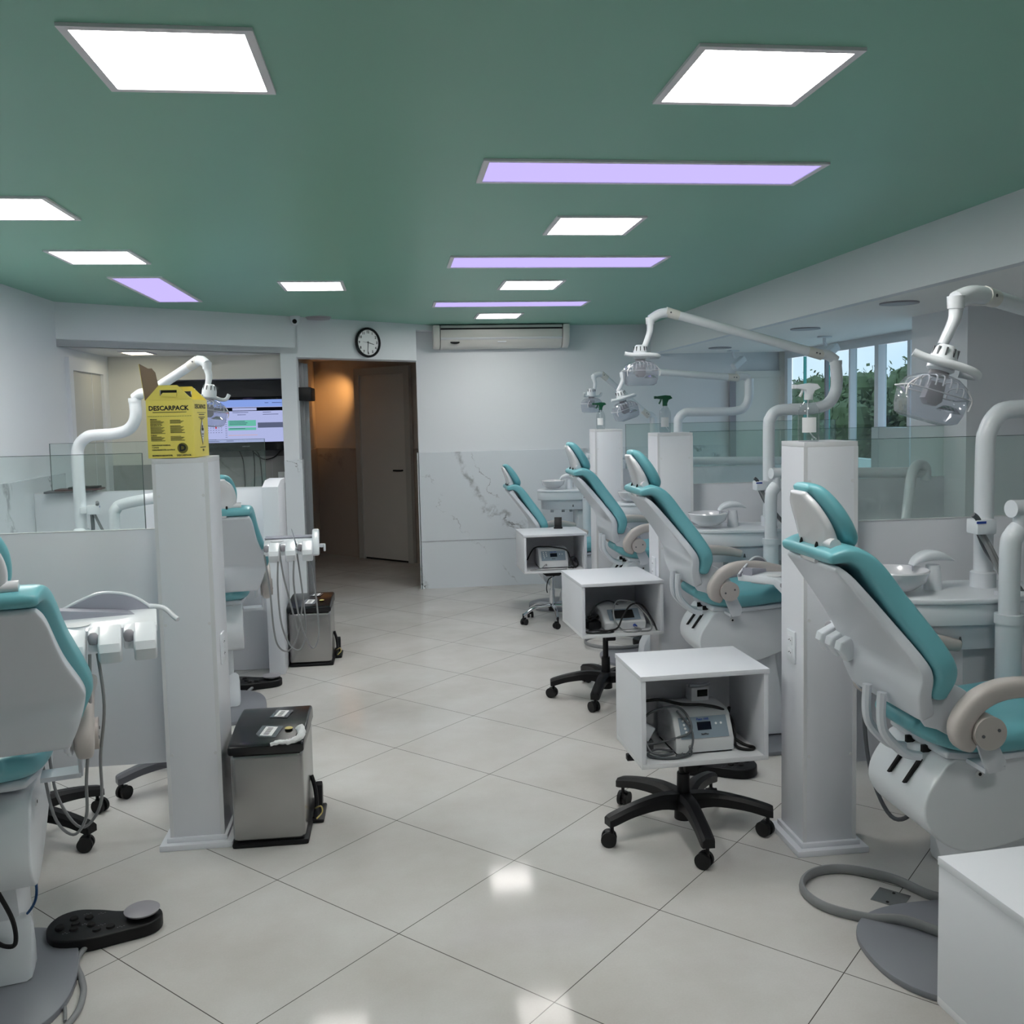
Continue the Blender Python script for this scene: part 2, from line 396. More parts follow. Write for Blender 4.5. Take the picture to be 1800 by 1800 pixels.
cslab(MB(), .87, 1.55, .0, .02, .0, .02).build('door_gap', M['dark'], d1)
# door in the left recess
d2 = struct('door_2', MB().box((XL, 7.03, 0), (XL+.006, 7.72, 2.0)), M['door'])
MB().box((XL, 6.95, 0), (XL+.028, 7.03, 2.09)).box((XL, 7.72, 0), (XL+.028, 7.80, 2.09)).box((XL, 7.03, 2.0), (XL+.028, 7.72, 2.09)).box((XL, 7.50, 0), (XL+.008, 7.505, 2.0)).build('door_frame', M['lam'], d2)
# opening jamb: sliding tracks and side panel in the left reveal
b = MB()
for k, (x, y, w) in enumerate([(-.79, 8.1, .035), (-.785, 8.2, .04), (-.77, 8.3, .03), (-.745, 8.42, .08)]):
    b.box((x-w, y, 0), (x, y+.03, 2.1))
struct('door_3', b, M['alu'])
struct('trim_12', MB().box((-.9, 8.05, 0), (-.845, 8.6, 2.13)), M['wall'])
struct('trim_13', MB().box((-.86, 8.14, 1.32), (-.835, 8.2, 1.75)), M['lam2'])

# back right corner: service riser, shutter box and cream panel
struct('trim_14', MB().box((3.2, YB-.06, 0), (3.26, YB-.019, 1.93)), M['frame'])
struct('trim_15', MB().box((3.27, YB-.05, 1.93), (XR, YB-.019, 1.99)).box((3.27, YB-.035, 1.0), (XR-.02, YB-.019, 1.93)).box((XR-.04, YB-.06, .8), (XR, YB-.019, ZS)), M['wall_warm'])

# ------------------------------------------------------------------ window
w = MB()
for y, wd, dp in ((8.74, .04, .03), (7.03, .06, .06), (6.56, .04, .05)): w.box((XR-.01, y-wd/2, .62), (XR+dp, y+wd/2, 2.13))
w.box((XR-.012, 5.6, 2.1), (XR+.02, 8.76, 2.14)).box((XR-.012, 5.6, .6), (XR+.1, 8.76, .64)).box((XR-.01, 7.46, .62), (XR+.05, 7.485, 2.13))
win = struct('window_1', w, M['plastic'])
for y0, y1 in ((8.44, 8.72), (7.96, 8.42), (7.50, 7.94), (7.07, 7.46), (6.6, 6.99), (5.62, 6.53)):
    p = MB().box((XR+.04, y0, .64), (XR+.048, y1, 2.1)).build('window_pane', M['wglass'], win)
    MB().box((XR+.03, y0, .64), (XR+.056, y0+.014, 2.1)).build('pane_edge', M['wedge'], p)
MB().box((XR+.0, 7.93, .62), (XR+.03, 7.955, 2.13)).build('mullion', M['frame'], win)
MB().box((XR+.0, 7.47, .64), (XR+.02, 7.485, 2.1)).build('mullion', M['plastic'], win)

# outside: terrace ledge, tree belt, ground
struct('ground_terrace', MB().box((XR+.15, 2, .3), (7.5, 16, .42)).box((7.3, 2, .42), (7.5, 16, .8)), M['sill'])
struct('ground', MB().box((8, -30, -4.1), (60, 60, -4)), mat('distant_grass', (70, 84, 56), .9, var=.2))
tree_spots = [(16, 24.5, 2.0, 2.3), (15, 27.5, 2.3, 2.4), (17.5, 30.6, 2.6, 2.6), (15.2, 33.6, 2.0, 2.5), (18.5, 37.2, 2.8, 2.9), (16.2, 41.0, 2.2, 2.9), (21, 44.5, 3.0, 3.3), (19, 21.5, 2.2, 2.4)]
lab = ['broad dark green tree outside, directly behind the right-hand window panes', 'dark green tree outside with its top behind the thick window post',
       'tallest rounded tree seen through the middle window panes', 'bushy tree outside just left of the middle window mullion', 'dense green tree seen above the lamp elbow through the window',
       'lower green tree outside beside the leftmost window panes', 'distant tree at the far left end of the window view', 'dark tree outside beside the white column edge']
def leafball(rx, rz, n, seed):
    rnd = random.Random(seed); t = MB(); bm = t.bm
    cl = [(rnd.gauss(0, .5)*rx, rnd.gauss(0, .5)*rx, rnd.uniform(-.7, .85)*rz, rnd.uniform(.3, .5)) for _ in range(26)]
    for k in range(n):
        cx, cy, cz, cr = rnd.choice(cl); d = V((rnd.gauss(0, 1), rnd.gauss(0, 1), rnd.gauss(0, 1))).normalized()*rx*cr*(rnd.random()**.35)
        c = V((cx, cy, cz))+d; a = V((rnd.gauss(0, 1), rnd.gauss(0, 1), rnd.gauss(0, 1))).normalized(); q = a.orthogonal().normalized(); s = rnd.uniform(.07, .15)
        bm.faces.new([bm.verts.new(c+a*s), bm.verts.new(c+q*s*.6), bm.verts.new(c-a*s), bm.verts.new(c-q*s*.6)])
    for cx, cy, cz, cr in cl:
        t.lathe([(0, -cr*rx*.8), (cr*rx*.55, -cr*rx*.5), (cr*rx*.75, 0), (cr*rx*.55, cr*rx*.5), (0, cr*rx*.75)], (cx, cy, cz), res=9)
    return t
for i, (x, y, rx, rz) in enumerate(tree_spots):
    top = 1.95+(.35, .9, .7, .55, .85, .3, .5, .3)[i]*.9
    t = thing('tree', lab[i], 'tree', (x, y, -4), 0, 'trees outside the window')
    MB().tube([(0, 0, 0), (.05, .02, 2.0), (-.05, .05, top-rz+5)], lambda u: .2-.08*u, res=8).build('trunk', M['trunk'], t)
    leafball(rx, rz, 5200, i).build('crown', M['leaf'], t, loc=(0, 0, 4+top-rz), smooth=False)

# ------------------------------------------------------------------ ceiling lights
def panel(x0, y0, x1, y1, kind, label, cat='ceiling light', group=None, z=ZC):
    cx, cy = (x0+x1)/2, (y0+y1)/2; w, d = (x1-x0)/2, (y1-y0)/2
    t = thing('ceiling_light', label, cat, (cx, cy, z-.008), 0, group); f = .02
    MB().box((-w, -d, 0), (w, -d+f, .012)).box((-w, d-f, 0), (w, d, .012)).box((-w, -d+f, 0), (-w+f, d-f, .012)).box((w-f, -d+f, 0), (w, d-f, .012)).build('light_frame', M['pframe'], t)
    MB().box((-w+f, -d+f, .003), (w-f, d-f, .008)).build('diffuser', M[kind], t)
G1 = 'square white ceiling panels'; G2 = 'violet tinted ceiling panels'
panel(-.675, 2.12, -.275, 2.52, 'lamp', 'large square white ceiling light at top left, nearest the camera', group=G1)
panel(.71, 2.14, 1.11, 2.54, 'lamp', 'large square white ceiling light at top right, nearest the camera', group=G1)
panel(-1.64, 3.69, -1.24, 4.09, 'lamp', 'square white ceiling light cut off by the left edge', group=G1)
panel(-1.64, 4.8, -1.24, 5.2, 'lamp', 'square white ceiling light just in front of the short violet panel', group=G1)
panel(-.68, 5.87, -.29, 6.28, 'lamp', 'square white ceiling light alone above the door opening', group=G1)
panel(.7, 3.99, 1.09, 4.39, 'lamp', 'square white ceiling light between the first and second long violet panels', group=G1)
panel(.69, 5.87, 1.08, 6.29, 'lamp', 'small-looking square white ceiling light between the second and third long violet panels', group=G1)
panel(.69, 7.75, 1.07, 8.14, 'lamp', 'square white ceiling light close above the air conditioner', group=G1)
panel(.31, 3.12, 1.49, 3.42, 'lampv', 'long violet ceiling panel nearest the camera', group=G2)
panel(.31, 4.99, 1.49, 5.36, 'lampv', 'long violet ceiling panel, second one back', group=G2)
panel(.30, 6.94, 1.46, 7.26, 'lampv', 'long violet ceiling panel furthest back, above the air conditioner', group=G2)
panel(-1.6, 5.67, -1.3, 6.83, 'lampv', 'violet ceiling panel on the left running lengthwise towards the far wall', group=G2)
panel(-2.03, 7.36, -1.82, 7.67, 'lampw', 'small warm ceiling light in the left recess', z=2.15)
panel(.71, .22, 1.11, .62, 'lamp', 'added square white fill light on the ceiling, unseen behind the camera', group=G1)  # extra panel added out of view to brighten the room
for x, y, l in ((2.68, 4.8, 'round flush vent in the soffit nearest the big column'), (2.83, 6.3, 'round flush vent in the soffit above the window'), (2.86, 8.12, 'round flush vent in the soffit furthest back')):
    t = thing('soffit_vent', l, 'vent', (x, y, ZS-.008), 0, 'soffit vents')
    MB().lathe([(.075, 0), (.1, 0), (.1, .008), (.075, .008)]).build('vent_ring', M['frame'], t)
    MB().lathe([(.0, .002), (.07, .002), (.07, .008), (0, .008)]).build('vent_disc', M['wall'], t)
for x, y, l in ((3.3, 7.0, 'white bracket spot lamp hanging from the soffit in front of the window'), (3.12, 8.5, 'white bracket spot lamp by the back wall riser')):
    t = thing('spot_lamp', l, 'spot lamp', (x, y, ZS), R(20), 'bracket spot lamps')
    MB().box((-.05, -.03, -.012), (.05, .03, 0), .004).build('mounting_plate', M['plastic'], t)
    MB().tube([(0, 0, -.01), (.0, 0, -.05), (.02, 0, -.07)], .012).build('bracket', M['plastic'], t)
    MB().box((-.09, -.035, -.16), (.06, .035, -.10), .012, mtx=Matrix.Translation((0, 0, 0)) @ Matrix.Rotation(R(-35), 4, 'Y')).build('lamp_body', M['plastic'], t)

# ------------------------------------------------------------------ wall fixtures
def wall_frame(o, right, up=(0, 0, 1)):
    r = V(right).normalized(); u = V(up); n = r.cross(u); m = Matrix((r, -n, u)).transposed().to_4x4(); m.translation = V(o); return m
# clock on the slanted wall (local: x right, -y out of the wall, z up)
c = thing('wall_clock', 'round wall clock with black rim and white face above the opening', 'clock', ob(2.54, 2.265, .0), math.atan2(D.y, D.x))
rot = Matrix.Rotation(R(90), 4, 'X')
MB().lathe([(.0, 0), (.118, 0), (.128, .012), (.128, .028), (.118, .036), (.109, .030), (.108, .018)], mtx=rot).build('rim', M['black'], c)
MB().lathe([(0, .012), (.1085, .012), (.1085, .0206), (0, .0206)], mtx=rot).build('clock_face', M['clockface'], c)
for k in range(1, 13):
    a = R(90-30*k); text(str(k), .030, (.09*cos(a), -.0209, .09*sin(a)), (1, 0, 0), (0, 0, 1), M['ink'], c, 'numeral', bold=.0012)
def hand(ang, L, w, name, mm=M['ink']):
    a = R(90-ang); d = V((cos(a), 0, sin(a))); q = V((-sin(a), 0, cos(a)))*w
    m_ = MB(); o = V((0, -.0215, 0)); m_.prism([((d*-.012+q).x, (d*-.012+q).z), ((d*L+q*.6).x, (d*L+q*.6).z), ((d*L-q*.6).x, (d*L-q*.6).z), ((d*-.012-q).x, (d*-.012-q).z)], -.0232, -.0212, axis='y'); m_.build(name, mm, c)
hand(104, .062, .0032, 'hour_hand'); hand(184, .085, .003, 'minute_hand'); hand(276, .055, .0009, 'second_hand')
# air conditioner
a = thing('air_conditioner', 'long white split air conditioner on the back wall under the ceiling', 'air conditioner', (.99, YB, 2.235))
prof = [(0, .0), (-.10, 0), (-.15, .02), (-.19, .075), (-.205, .14), (-.2, .205), (0, .205)]
MB().prism(prof, -.56, .56, axis='x').build('front_body', M['ac'], a)
MB().prism([(0, .005), (-.11, -.005), (-.165, .02), (-.2, .075), (-.215, .14), (-.212, .208), (0, .208)], -.63, -.565, axis='x', bev=.012).build('end_cap', M['ac'], a)
MB().prism([(0, .005), (-.11, -.005), (-.165, .02), (-.2, .075), (-.215, .14), (-.212, .208), (0, .208)], .565, .63, axis='x', bev=.012).build('end_cap', M['ac'], a)
MB().box((-.56, -.209, .166), (.56, -.195, .180)).build('air_slot', M['dark'], a)
MB().prism([(-.194, .075), (-.206, .085), (-.2035, .096), (-.19, .09)], -.56, .56, axis='x').build('flap_edge', M['lam2'], a)
MB().lathe([(0, 0), (.043, 0), (.043, .003), (0, .003)], mtx=Matrix.Translation((-.43, -.1805, .052)) @ Matrix.Rotation(R(55), 4, 'X') @ Matrix.Diagonal((1, .42, 1, 1))).build('emblem', M['ink'], a)
MB().box((-.04, -.19, .05), (.04, -.178, .06), .002).build('badge', M['plastic'], a)
# camera dome and access point
c = thing('security_camera', 'small white dome camera with black lens at the ceiling corner', 'camera', (-.78, 7.86, ZC))
MB().lathe([(0, -.02), (.04, -.02), (.042, 0), (0, 0)]).build('mount', M['plastic'], c)
MB().lathe([(0, -.075), (.022, -.07), (.034, -.05), (.036, -.02), (0, -.02)]).build('dome', M['plastic'], c)
MB().lathe([(0, 0), (.018, 0), (.018, .012), (0, .012)], mtx=Matrix.Translation((0, -.028, -.045)) @ Matrix.Rotation(R(90), 4, 'X')).build('lens', M['dark'], c)
t = thing('ceiling_access_point', 'flat round disc on the ceiling beside the dome camera', 'access point', (-.6, 7.95, ZC))
MB().lathe([(0, -.02), (.09, -.018), (.105, 0), (0, 0)]).build('disc_housing', M['frame'], t)
# black box in the opening
t = thing('air_curtain_motor', 'black box motor fixed at the top left of the door opening', 'door motor', (-.80, 8.03, 1.83))
MB().box((-.06, .0, -.055), (.11, .4, .055), .008).build('motor_case', M['black'], t)
MB().box((-.04, .402, -.03), (.03, .404, .02)).build('end_plate', M['dark'], t)

# television
tv = thing('television', 'flat television in the dark niche showing a calendar page', 'television', (-1.27, 8.3, 1.36))
MB().box((-.37, -.03, -.0), (.37, .035, .46), .008).build('tv_case', mat('tv_gloss_black', (6, 7, 9), .12), tv)
MB().box((-.07, .035, .15), (.07, .105, .3)).build('wall_mount', M['black'], tv)
sc = MB().box((-.335, -.0315, .075), (.325, -.0305, .435)).build('screen', M['scr_bg'], tv)
def strip(x0, z0, x1, z1, m, y=-.0322, nm='screen_block'): MB().box((x0, y, z0), (x1, y+.0006, z1)).build(nm, m, sc)
strip(-.335, .375, .325, .435, M['scr_top']); strip(-.335, .34, .325, .37, M['scr_blk']); strip(-.10, .345, .10, .366, M['scr_bg'], -.0326)
strip(-.14, .212, .09, .262, M['scr_green']); strip(-.14, .178, .09, .2, M['scr_green']); strip(.105, .196, .325, .24, M['scr_grey'])
strip(-.155, .322, -.13, .333, M['scr_red']); strip(-.248, .195, -.234, .211, M['scr_red']); strip(-.14, .134, .1, .138, M['scr_or'])
tx = MB()
for (x0, x1, z) in [(-.1, .03, .326), (.15, .22, .326), (-.06, .01, .307), (.15, .28, .307), (-.13, 0, .252), (-.13, .02, .238), (-.13, .01, .226), (-.13, .0, .190), (-.3, -.24, .1), (-.31, -.22, .085), (-.16, -.1, .087), (.23, .31, .405), (.17, .20, .405)]:
    tx.box((x0, -.0328, z), (x1, -.0324, z+.004))
for r_ in range(4):
    for k in range(6): tx.box((-.31+.022*k, -.0328, .16+.02*r_), (-.302+.022*k, -.0324, .164+.02*r_))
for k in range(9): tx.box((-.165, -.0328, .12+.018*k), (-.15, -.0324, .123+.018*k))
tx.build('screen_text', M['scr_ink'], sc)
text('SAMSUNG', .013, (0, -.0315, .04), (1, 0, 0), (0, 0, 1), M['alu'], tv, 'brand_lettering')
for pts, l in (([(-1.34, 8.33, 1.37), (-1.31, 8.36, 1.25), (-1.31, 8.385, .9)], 'black cable hanging straight down at the left under the television'),
               ([(-1.22, 8.33, 1.37), (-1.22, 8.36, 1.2), (-1.24, 8.385, .92)], 'black cable hanging down the middle under the television'),
               ([(-1.2, 8.33, 1.36), (-1.17, 8.37, 1.27), (-1.16, 8.385, .9)], 'black cable curving down right of the middle one under the television'),
               ([(-1.24, 8.33, 1.37), (-1.15, 8.37, 1.285), (-1.05, 8.37, 1.30), (-.98, 8.34, 1.37)], 'black cable looping up to the right end of the television')):
    o_ = MB().tube(pts, .005, res=6).build('television_cable', M['rubber']); o_.data.transform(Matrix.Translation(-tv.location)); o_.parent = tv

# power outlets
def outlet(loc, rotz, label, n=2, s=1.):
    t = thing('power_outlet', label, 'outlet', loc, rotz, 'white power outlets')
    MB().box((-.035*s, -.008, -.06*s), (.035*s, 0, .06*s), .003).build('cover_plate', M['plastic'], t)
    for k in range(n):
        z = (k-(n-1)/2)*.046*s
        m_ = MB().box((-.018*s, -.0105, z-.016*s), (.018*s, -.008, z+.016*s), .001); so = m_.build('socket', M['lam'], t)
        h = MB()
        for dx in (-.009, 0, .009): h.cyl((dx*s, -.0112, z+(.003 if dx == 0 else 0)), (dx*s, -.0102, z+(.003 if dx == 0 else 0)), .0022*s, res=8)
        h.build('socket_hole', M['dark'], so)
outlet((1.43, 3.29, .745), R(-90), 'white double power outlet on the nearest right pillar', s=1.0)
outlet((1.43, 5.17, .74), R(-90), 'white double power outlet on the second right pillar')
outlet((-.70, 3.74, .74), R(90), 'white double power outlet on the side of the left pillar')
outlet((-1.0, 8.404, 1.12), 0, 'white outlet on the marble under the television', 1, .8)
outlet((2.15, YB-.018, 1.15), 0, 'left one of two outlets on the back marble behind the glass', 1, .8)
outlet((2.35, YB-.018, 1.15), 0, 'right one of two outlets on the back marble behind the glass', 1, .8)

# ------------------------------------------------------------------ pillars and partitions
def pillar(x0, y0, w, d, h, label):
    t = thing('partition_pillar', label, 'pillar', (x0+w/2, y0+d/2, 0), 0, 'white laminate pillars')
    a, b_ = w/2, d/2
    MB().box((-a, -b_, .03), (a, b_, h-.018), .0015).build('shaft', M['lam'], t)
    MB().box((-a, -b_, h-.018), (a, b_, h), .001).build('cap', M['lam2'], t)
    MB().box((-a-.012, -b_-.012, .022), (a+.012, b_+.012, .04), .002).box((-a-.035, -b_-.035, 0), (a+.035, b_+.035, .022), .002).build('plinth', M['lam'], t)
    e = MB()
    e.box((-a-.001, -b_-.001, .04), (-a+.012, -b_+.004, h-.018)).box((a-.014, -b_-.001, .04), (a+.001, -b_+.004, h-.018))
    e.build('edge_banding', M['lam2'], t)
    s_ = MB()
    for z in (h-.14, .86, .36):
        for x in (-a+.02, a-.02): s_.cyl((x, -b_-.0015, z), (x, -b_, z), .006, res=12)
    s_.build('screw_cap', M['lam2'], t)
pillar(1.43, 3.19, .2, .2, 1.5, 'nearest right white pillar with a clear spray bottle with white nozzle on top')
pillar(1.43, 5.08, .2, .2, 1.5, 'second right white pillar with a green-trigger bottle on top')
pillar(1.42, 6.68, .2, .2, 1.5, 'furthest right white pillar with the smallest spray bottle on top')
pillar(-.9, 3.63, .2, .24, 1.485, 'left white pillar carrying the yellow sharps box')
def partition(x0, x1, y, label, zb=.28, zt=1.2, zg=1.5, gx=None, g='glass', group='half-height partitions'):
    t = thing('partition', label, 'partition', ((x0+x1)/2, y, 0), 0, group); h = (x1-x0)/2
    MB().box((-h, -.009, zb), (h, .009, zt), .001).build('panel', M['lam'], t)
    MB().box((-h, -.011, zt), (h, .011, zt+.004)).build('top_edge', M['lam2'], t)
    g0, g1 = (gx or (x0+.02, x1)); m = (x0+x1)/2
    p = MB().box((g0-m, -.004, zt+.004), (g1-m, .004, zg)).build('glass_panel', M[g], t)
    MB().box((g0-m, -.0045, zg), (g1-m, .0045, zg+.002)).box((g0-m-.002, -.0045, zt), (g0-m, .0045, zg+.002)).box((g1-m, -.0045, zt), (g1-m+.002, .0045, zg+.002)).build('glass_edge', M['edge'], p)
partition(1.63, 3.72, 3.32, 'white half wall with glass top joined to the nearest right pillar', gx=(1.635, 3.7), zt=1.195)
partition(1.63, 3.72, 5.22, 'white half wall with glass top joined to the second right pillar', gx=(1.66, 3.7))
partition(1.62, 3.3, 6.82, 'white half wall with glass top joined to the furthest right pillar', gx=(1.68, 3.3), zg=1.53)
partition(XL+.013, -.9, 3.85, 'white half wall with glass top joined to the left pillar', gx=(XL+.02, -.99), g='glassL', zb=.26)
partition(XL+.013, -.85, 6.22, 'white half wall with glass top behind the second left chair', gx=(-2.15, -.84), g='glassL', zb=0.002, zt=1.19, zg=1.5)
tag(MB().prism([(6.05, .002), (6.42, .002), (6.42, 1.235), (6.2, 1.235), (6.05, 1.20)], -.845, -.745, axis='x', bev=.003).build('partition_end_panel', M['lam']), 'white end panel with a step-cut top closing the far left half wall', 'end panel')
t = thing('document_stack', 'stack of dark folders lying on the far left half wall', 'folders', (-2.02, 6.22, 1.194), R(4))
MB().box((-.16, -.07, 0), (.12, .07, .012)).build('lower_folder', M['hosedark'], t); MB().box((-.1, -.06, .012), (.17, .07, .022)).build('upper_folder', mat('folder_plum', (90, 60, 62), .6), t)
MB().box((-.02, -.06, .022), (.15, .06, .034)).build('notebook', M['black'], t)

# ------------------------------------------------------------------ dental chair (local +x to the feet, hinge above origin)
def chair(label, loc, rotz, dz=0., group='teal dental chairs', bz=0., sz=0., ly=0.):
    t = thing('dental_chair', label, 'dental chair', loc, rotz, group)
    def sh(pts, e=0.): return [(p[0], p[1]+dz)+tuple(p[2:]) for p in pts]
    MB().pad(sh([(-.285, 1.243, .33, .036), (-.235, 1.25, .355, .052), (-.185, 1.218, .38, .064), (-.12, 1.125, .42, .07), (-.055, 1.03, .48, .072), (-.016, .965, .515, .072), (-.004, .925, .505, .068), (-.012, .875, .46, .06)]), n=5, seg=40).build('backrest_cushion', M['teal'], t)
    MB().pad(sh([(-.272, 1.213, .32, .02), (-.238, 1.178, .35, .028), (-.148, 1.065, .40, .034), (-.078, .968, .475, .036), (-.058, .925, .48, .04), (-.055, .87, .45, .045), (-.035, .81, .40, .05)]), n=9, seg=40).build('backrest_shell', M['shell'], t)
    side = sh([(-.045, .91), (.03, .895), (.08, .87), (.12, .83), (.13, .79), (.10, .745), (.06, .735), (.0, .765), (-.045, .79)])
    side = [q[:2] for q in catmull(side, 3, True)]
    for s_ in (-1, 1): MB().prism(side, s_*.178, s_*.192, axis='y', bev=.005).build('hinge_plate', M['shell'], t)
    # headrest
    MB().pad(sh([(-.300, 1.425, .11, .03), (-.275, 1.412, .16, .045), (-.235, 1.355, .205, .058), (-.2, 1.29, .20, .06), (-.195, 1.262, .16, .045)]), n=2.4).build('headrest_cushion', M['teal'], t)
    hs = MB().pad(sh([(-.313, 1.41, .10, .02), (-.298, 1.38, .165, .03), (-.272, 1.325, .20, .042), (-.255, 1.275, .19, .055), (-.248, 1.245, .15, .05)]), n=2.6).build('headrest_shell', M['head'], t)
    MB().cyl((-.262, -.07, 1.275+dz), (-.262, -.122, 1.275+dz), .0165).build('headrest_knob', M['head'], t)
    MB().box((-.29, -.05, 1.215+dz), (-.24, .05, 1.26+dz), .008).build('headrest_stem', M['head'], t)
    for s_ in (-1, 1): MB().tube([(-.28, s_*.05, 1.275+dz), (-.284, s_*.05, 1.262+dz), (-.276, s_*.051, 1.248+dz)], .005, res=8).build('headrest_slot', M['dark'], hs)
    # seat
    dzb = dz; dz = dz+sz
    MB().pad(sh([(-.01, .752, .22, .055), (.03, .738, .31, .075), (.10, .722, .37, .085), (.2, .72, .41, .085), (.36, .735, .42, .085), (.52, .745, .42, .085), (.66, .742, .40, .08), (.8, .715, .38, .075), (.9, .67, .36, .07)]), n=3.4).build('seat_cushion', M['teal'], t)
    MB().pad(sh([(.06, .675, .31, .03), (.2, .672, .36, .03), (.4, .685, .37, .03), (.6, .69, .36, .03), (.82, .65, .32, .03)]), n=5).build('seat_pan', M['shell'], t)
    dz = dzb
    # armrests
    for s_ in (-1, 1):
        y = s_*.266
        ar = MB().pad(sh([(.34, .873, .045, .04), (.24, .892, .05, .05), (.14, .893, .052, .054), (.065, .865, .054, .056), (.02, .81, .054, .056), (.02, .765, .05, .05), (.045, .745, .04, .035)]), y0=y, n=2.6, seg=20).build('armrest', M['arm'], t)
        dk = MB().cyl((.085, y-s_*.03, .785+dz), (.085, y+s_*.034, .785+dz), .045, res=32).build('pivot_disc', M['arm'], ar)
        for dx, dy in ((-.022, -.006), (.022, .008)): MB().cyl((.085+dx, y+s_*.033, .785+dz+dy), (.085+dx, y+s_*.036, .785+dz+dy), .0045, res=10).build('screw', M['hosedark'], dk)
        MB().prism([q[:2] for q in sh([(.07, .76), (.12, .78), (.165, .685), (.15, .66), (.115, .655), (.10, .68)])], y-s_*.015, y-s_*.026, axis='y', bev=.003).prism([q[:2] for q in sh([(.105, .655), (.165, .662), (.165, .672), (.105, .668)])], y-s_*.02, s_*.14, axis='y').build('arm_bracket', M['shell'], t)
    # body below the seat
    dz0 = dz; dz = dz+bz
    body = [q[:2] for q in catmull(sh([(.06, .665), (.005, .61), (-.03, .55), (-.03, .49), (.01, .435), (.07, .40), (.15, .395), (.27, .42), (.42, .47), (.6, .55), (.72, .62), (.66, .665), (.36, .665), (.2, .66)]), 3, True)]
    bo = MB().prism([(x+.018, z) for x, z in body], -.16, .16, axis='y', bev=.007, seg=3).build('body_cover', M['plastic'], t)
    for yy in (-.055, .03):
        MB().box((.035, yy-.006, .652+dz), (.075, yy+.006, .672+dz), mtx=None).build('body_slot', M['dark'], bo)
        MB().prism([q[:2] for q in sh([(.038, .63), (-.012, .565), (-.022, .565), (.028, .635)])], yy-.005, yy+.005, axis='y').build('body_slot', M['dark'], bo)
    MB().cyl((.145, -.16, .62+dz), (.145, -.1645, .62+dz), .012, res=16).build('screw_cover', M['lam2'], bo)
    MB().cyl((.145, -.1645, .62+dz), (.145, -.1655, .62+dz), .005, res=10).build('screw', M['dark'], bo)
    for yy in (-.055, .03):
        MB().tube([(-.088, yy, .835+dz), (-.09, yy, .76+dz), (-.075, yy, .71+dz), (-.02, yy, .655+dz), (.03, yy, .64+dz)], .014, res=8).build('link_arm', M['shell'], t)
    # lift arm and floor plate
    MB().prism([(.12, .45+dz), (.38, .49+dz), (.44, .10), (.46, .022), (.24, .022), (.22, .12)], -.10, .10, axis='y', bev=.02).build('lift_arm', M['plastic'], t)
    MB().prism([(.2, .2), (.24, .1), (.24, .022), (.14, .022), (.15, .1)], -.13, .0, axis='y', bev=.02).build('pedestal_foot', M['plastic'], t)
    pl = [(-.115, 0), (-.10, .11), (-.04, .20), (.06, .25), (.2, .265), (.36, .25), (.47, .18), (.52, .08), (.53, 0)]
    pl = pl+[(x, -y) for x, y in pl[::-1][1:-1]]
    plc = [q for q in catmull([(x, y-.05) for x, y in pl], 4, True)]
    MB().prism(plc, 0, .02, bev=.004).build('floor_plate', M['greypl'], t)
    for c in t.children:
        k = c.name.split('.')[0]
        if k in ('seat_cushion', 'seat_pan', 'body_cover', 'lift_arm', 'pedestal_foot', 'floor_plate', 'link_arm'): c.location.y += ly*(1.9 if k == 'floor_plate' else 1); c.location.x -= (ly*.5 if k == 'floor_plate' else 0)
        if k in ('armrest', 'arm_bracket'): c.location.y += ly*.5
    return t

chair('teal dental chair with white shell in the right foreground, in front of the nearest pillar', (1.445, 2.56, 0), 0, -.03)
chair('second teal dental chair on the right, between the first and second right pillars', (1.42, 4.45, 0), 0)
chair('third teal dental chair on the right, between the second and third right pillars', (1.41, 6.05, 0), 0, -.005)
chair('furthest and lowest teal dental chair on the right, behind the third pillar', (1.19, 7.85, 0), 0, -.23)
chL = chair('teal dental chair seen from behind, cut off by the left edge', (-1.10, 2.62, 0), R(90+14), -.045, bz=-.03, ly=.08)
chair('teal dental chair seen from behind, beyond the left pillar', (-.965, 5.2, 0), R(90+10), -.09, bz=.045, sz=.04, ly=.05)

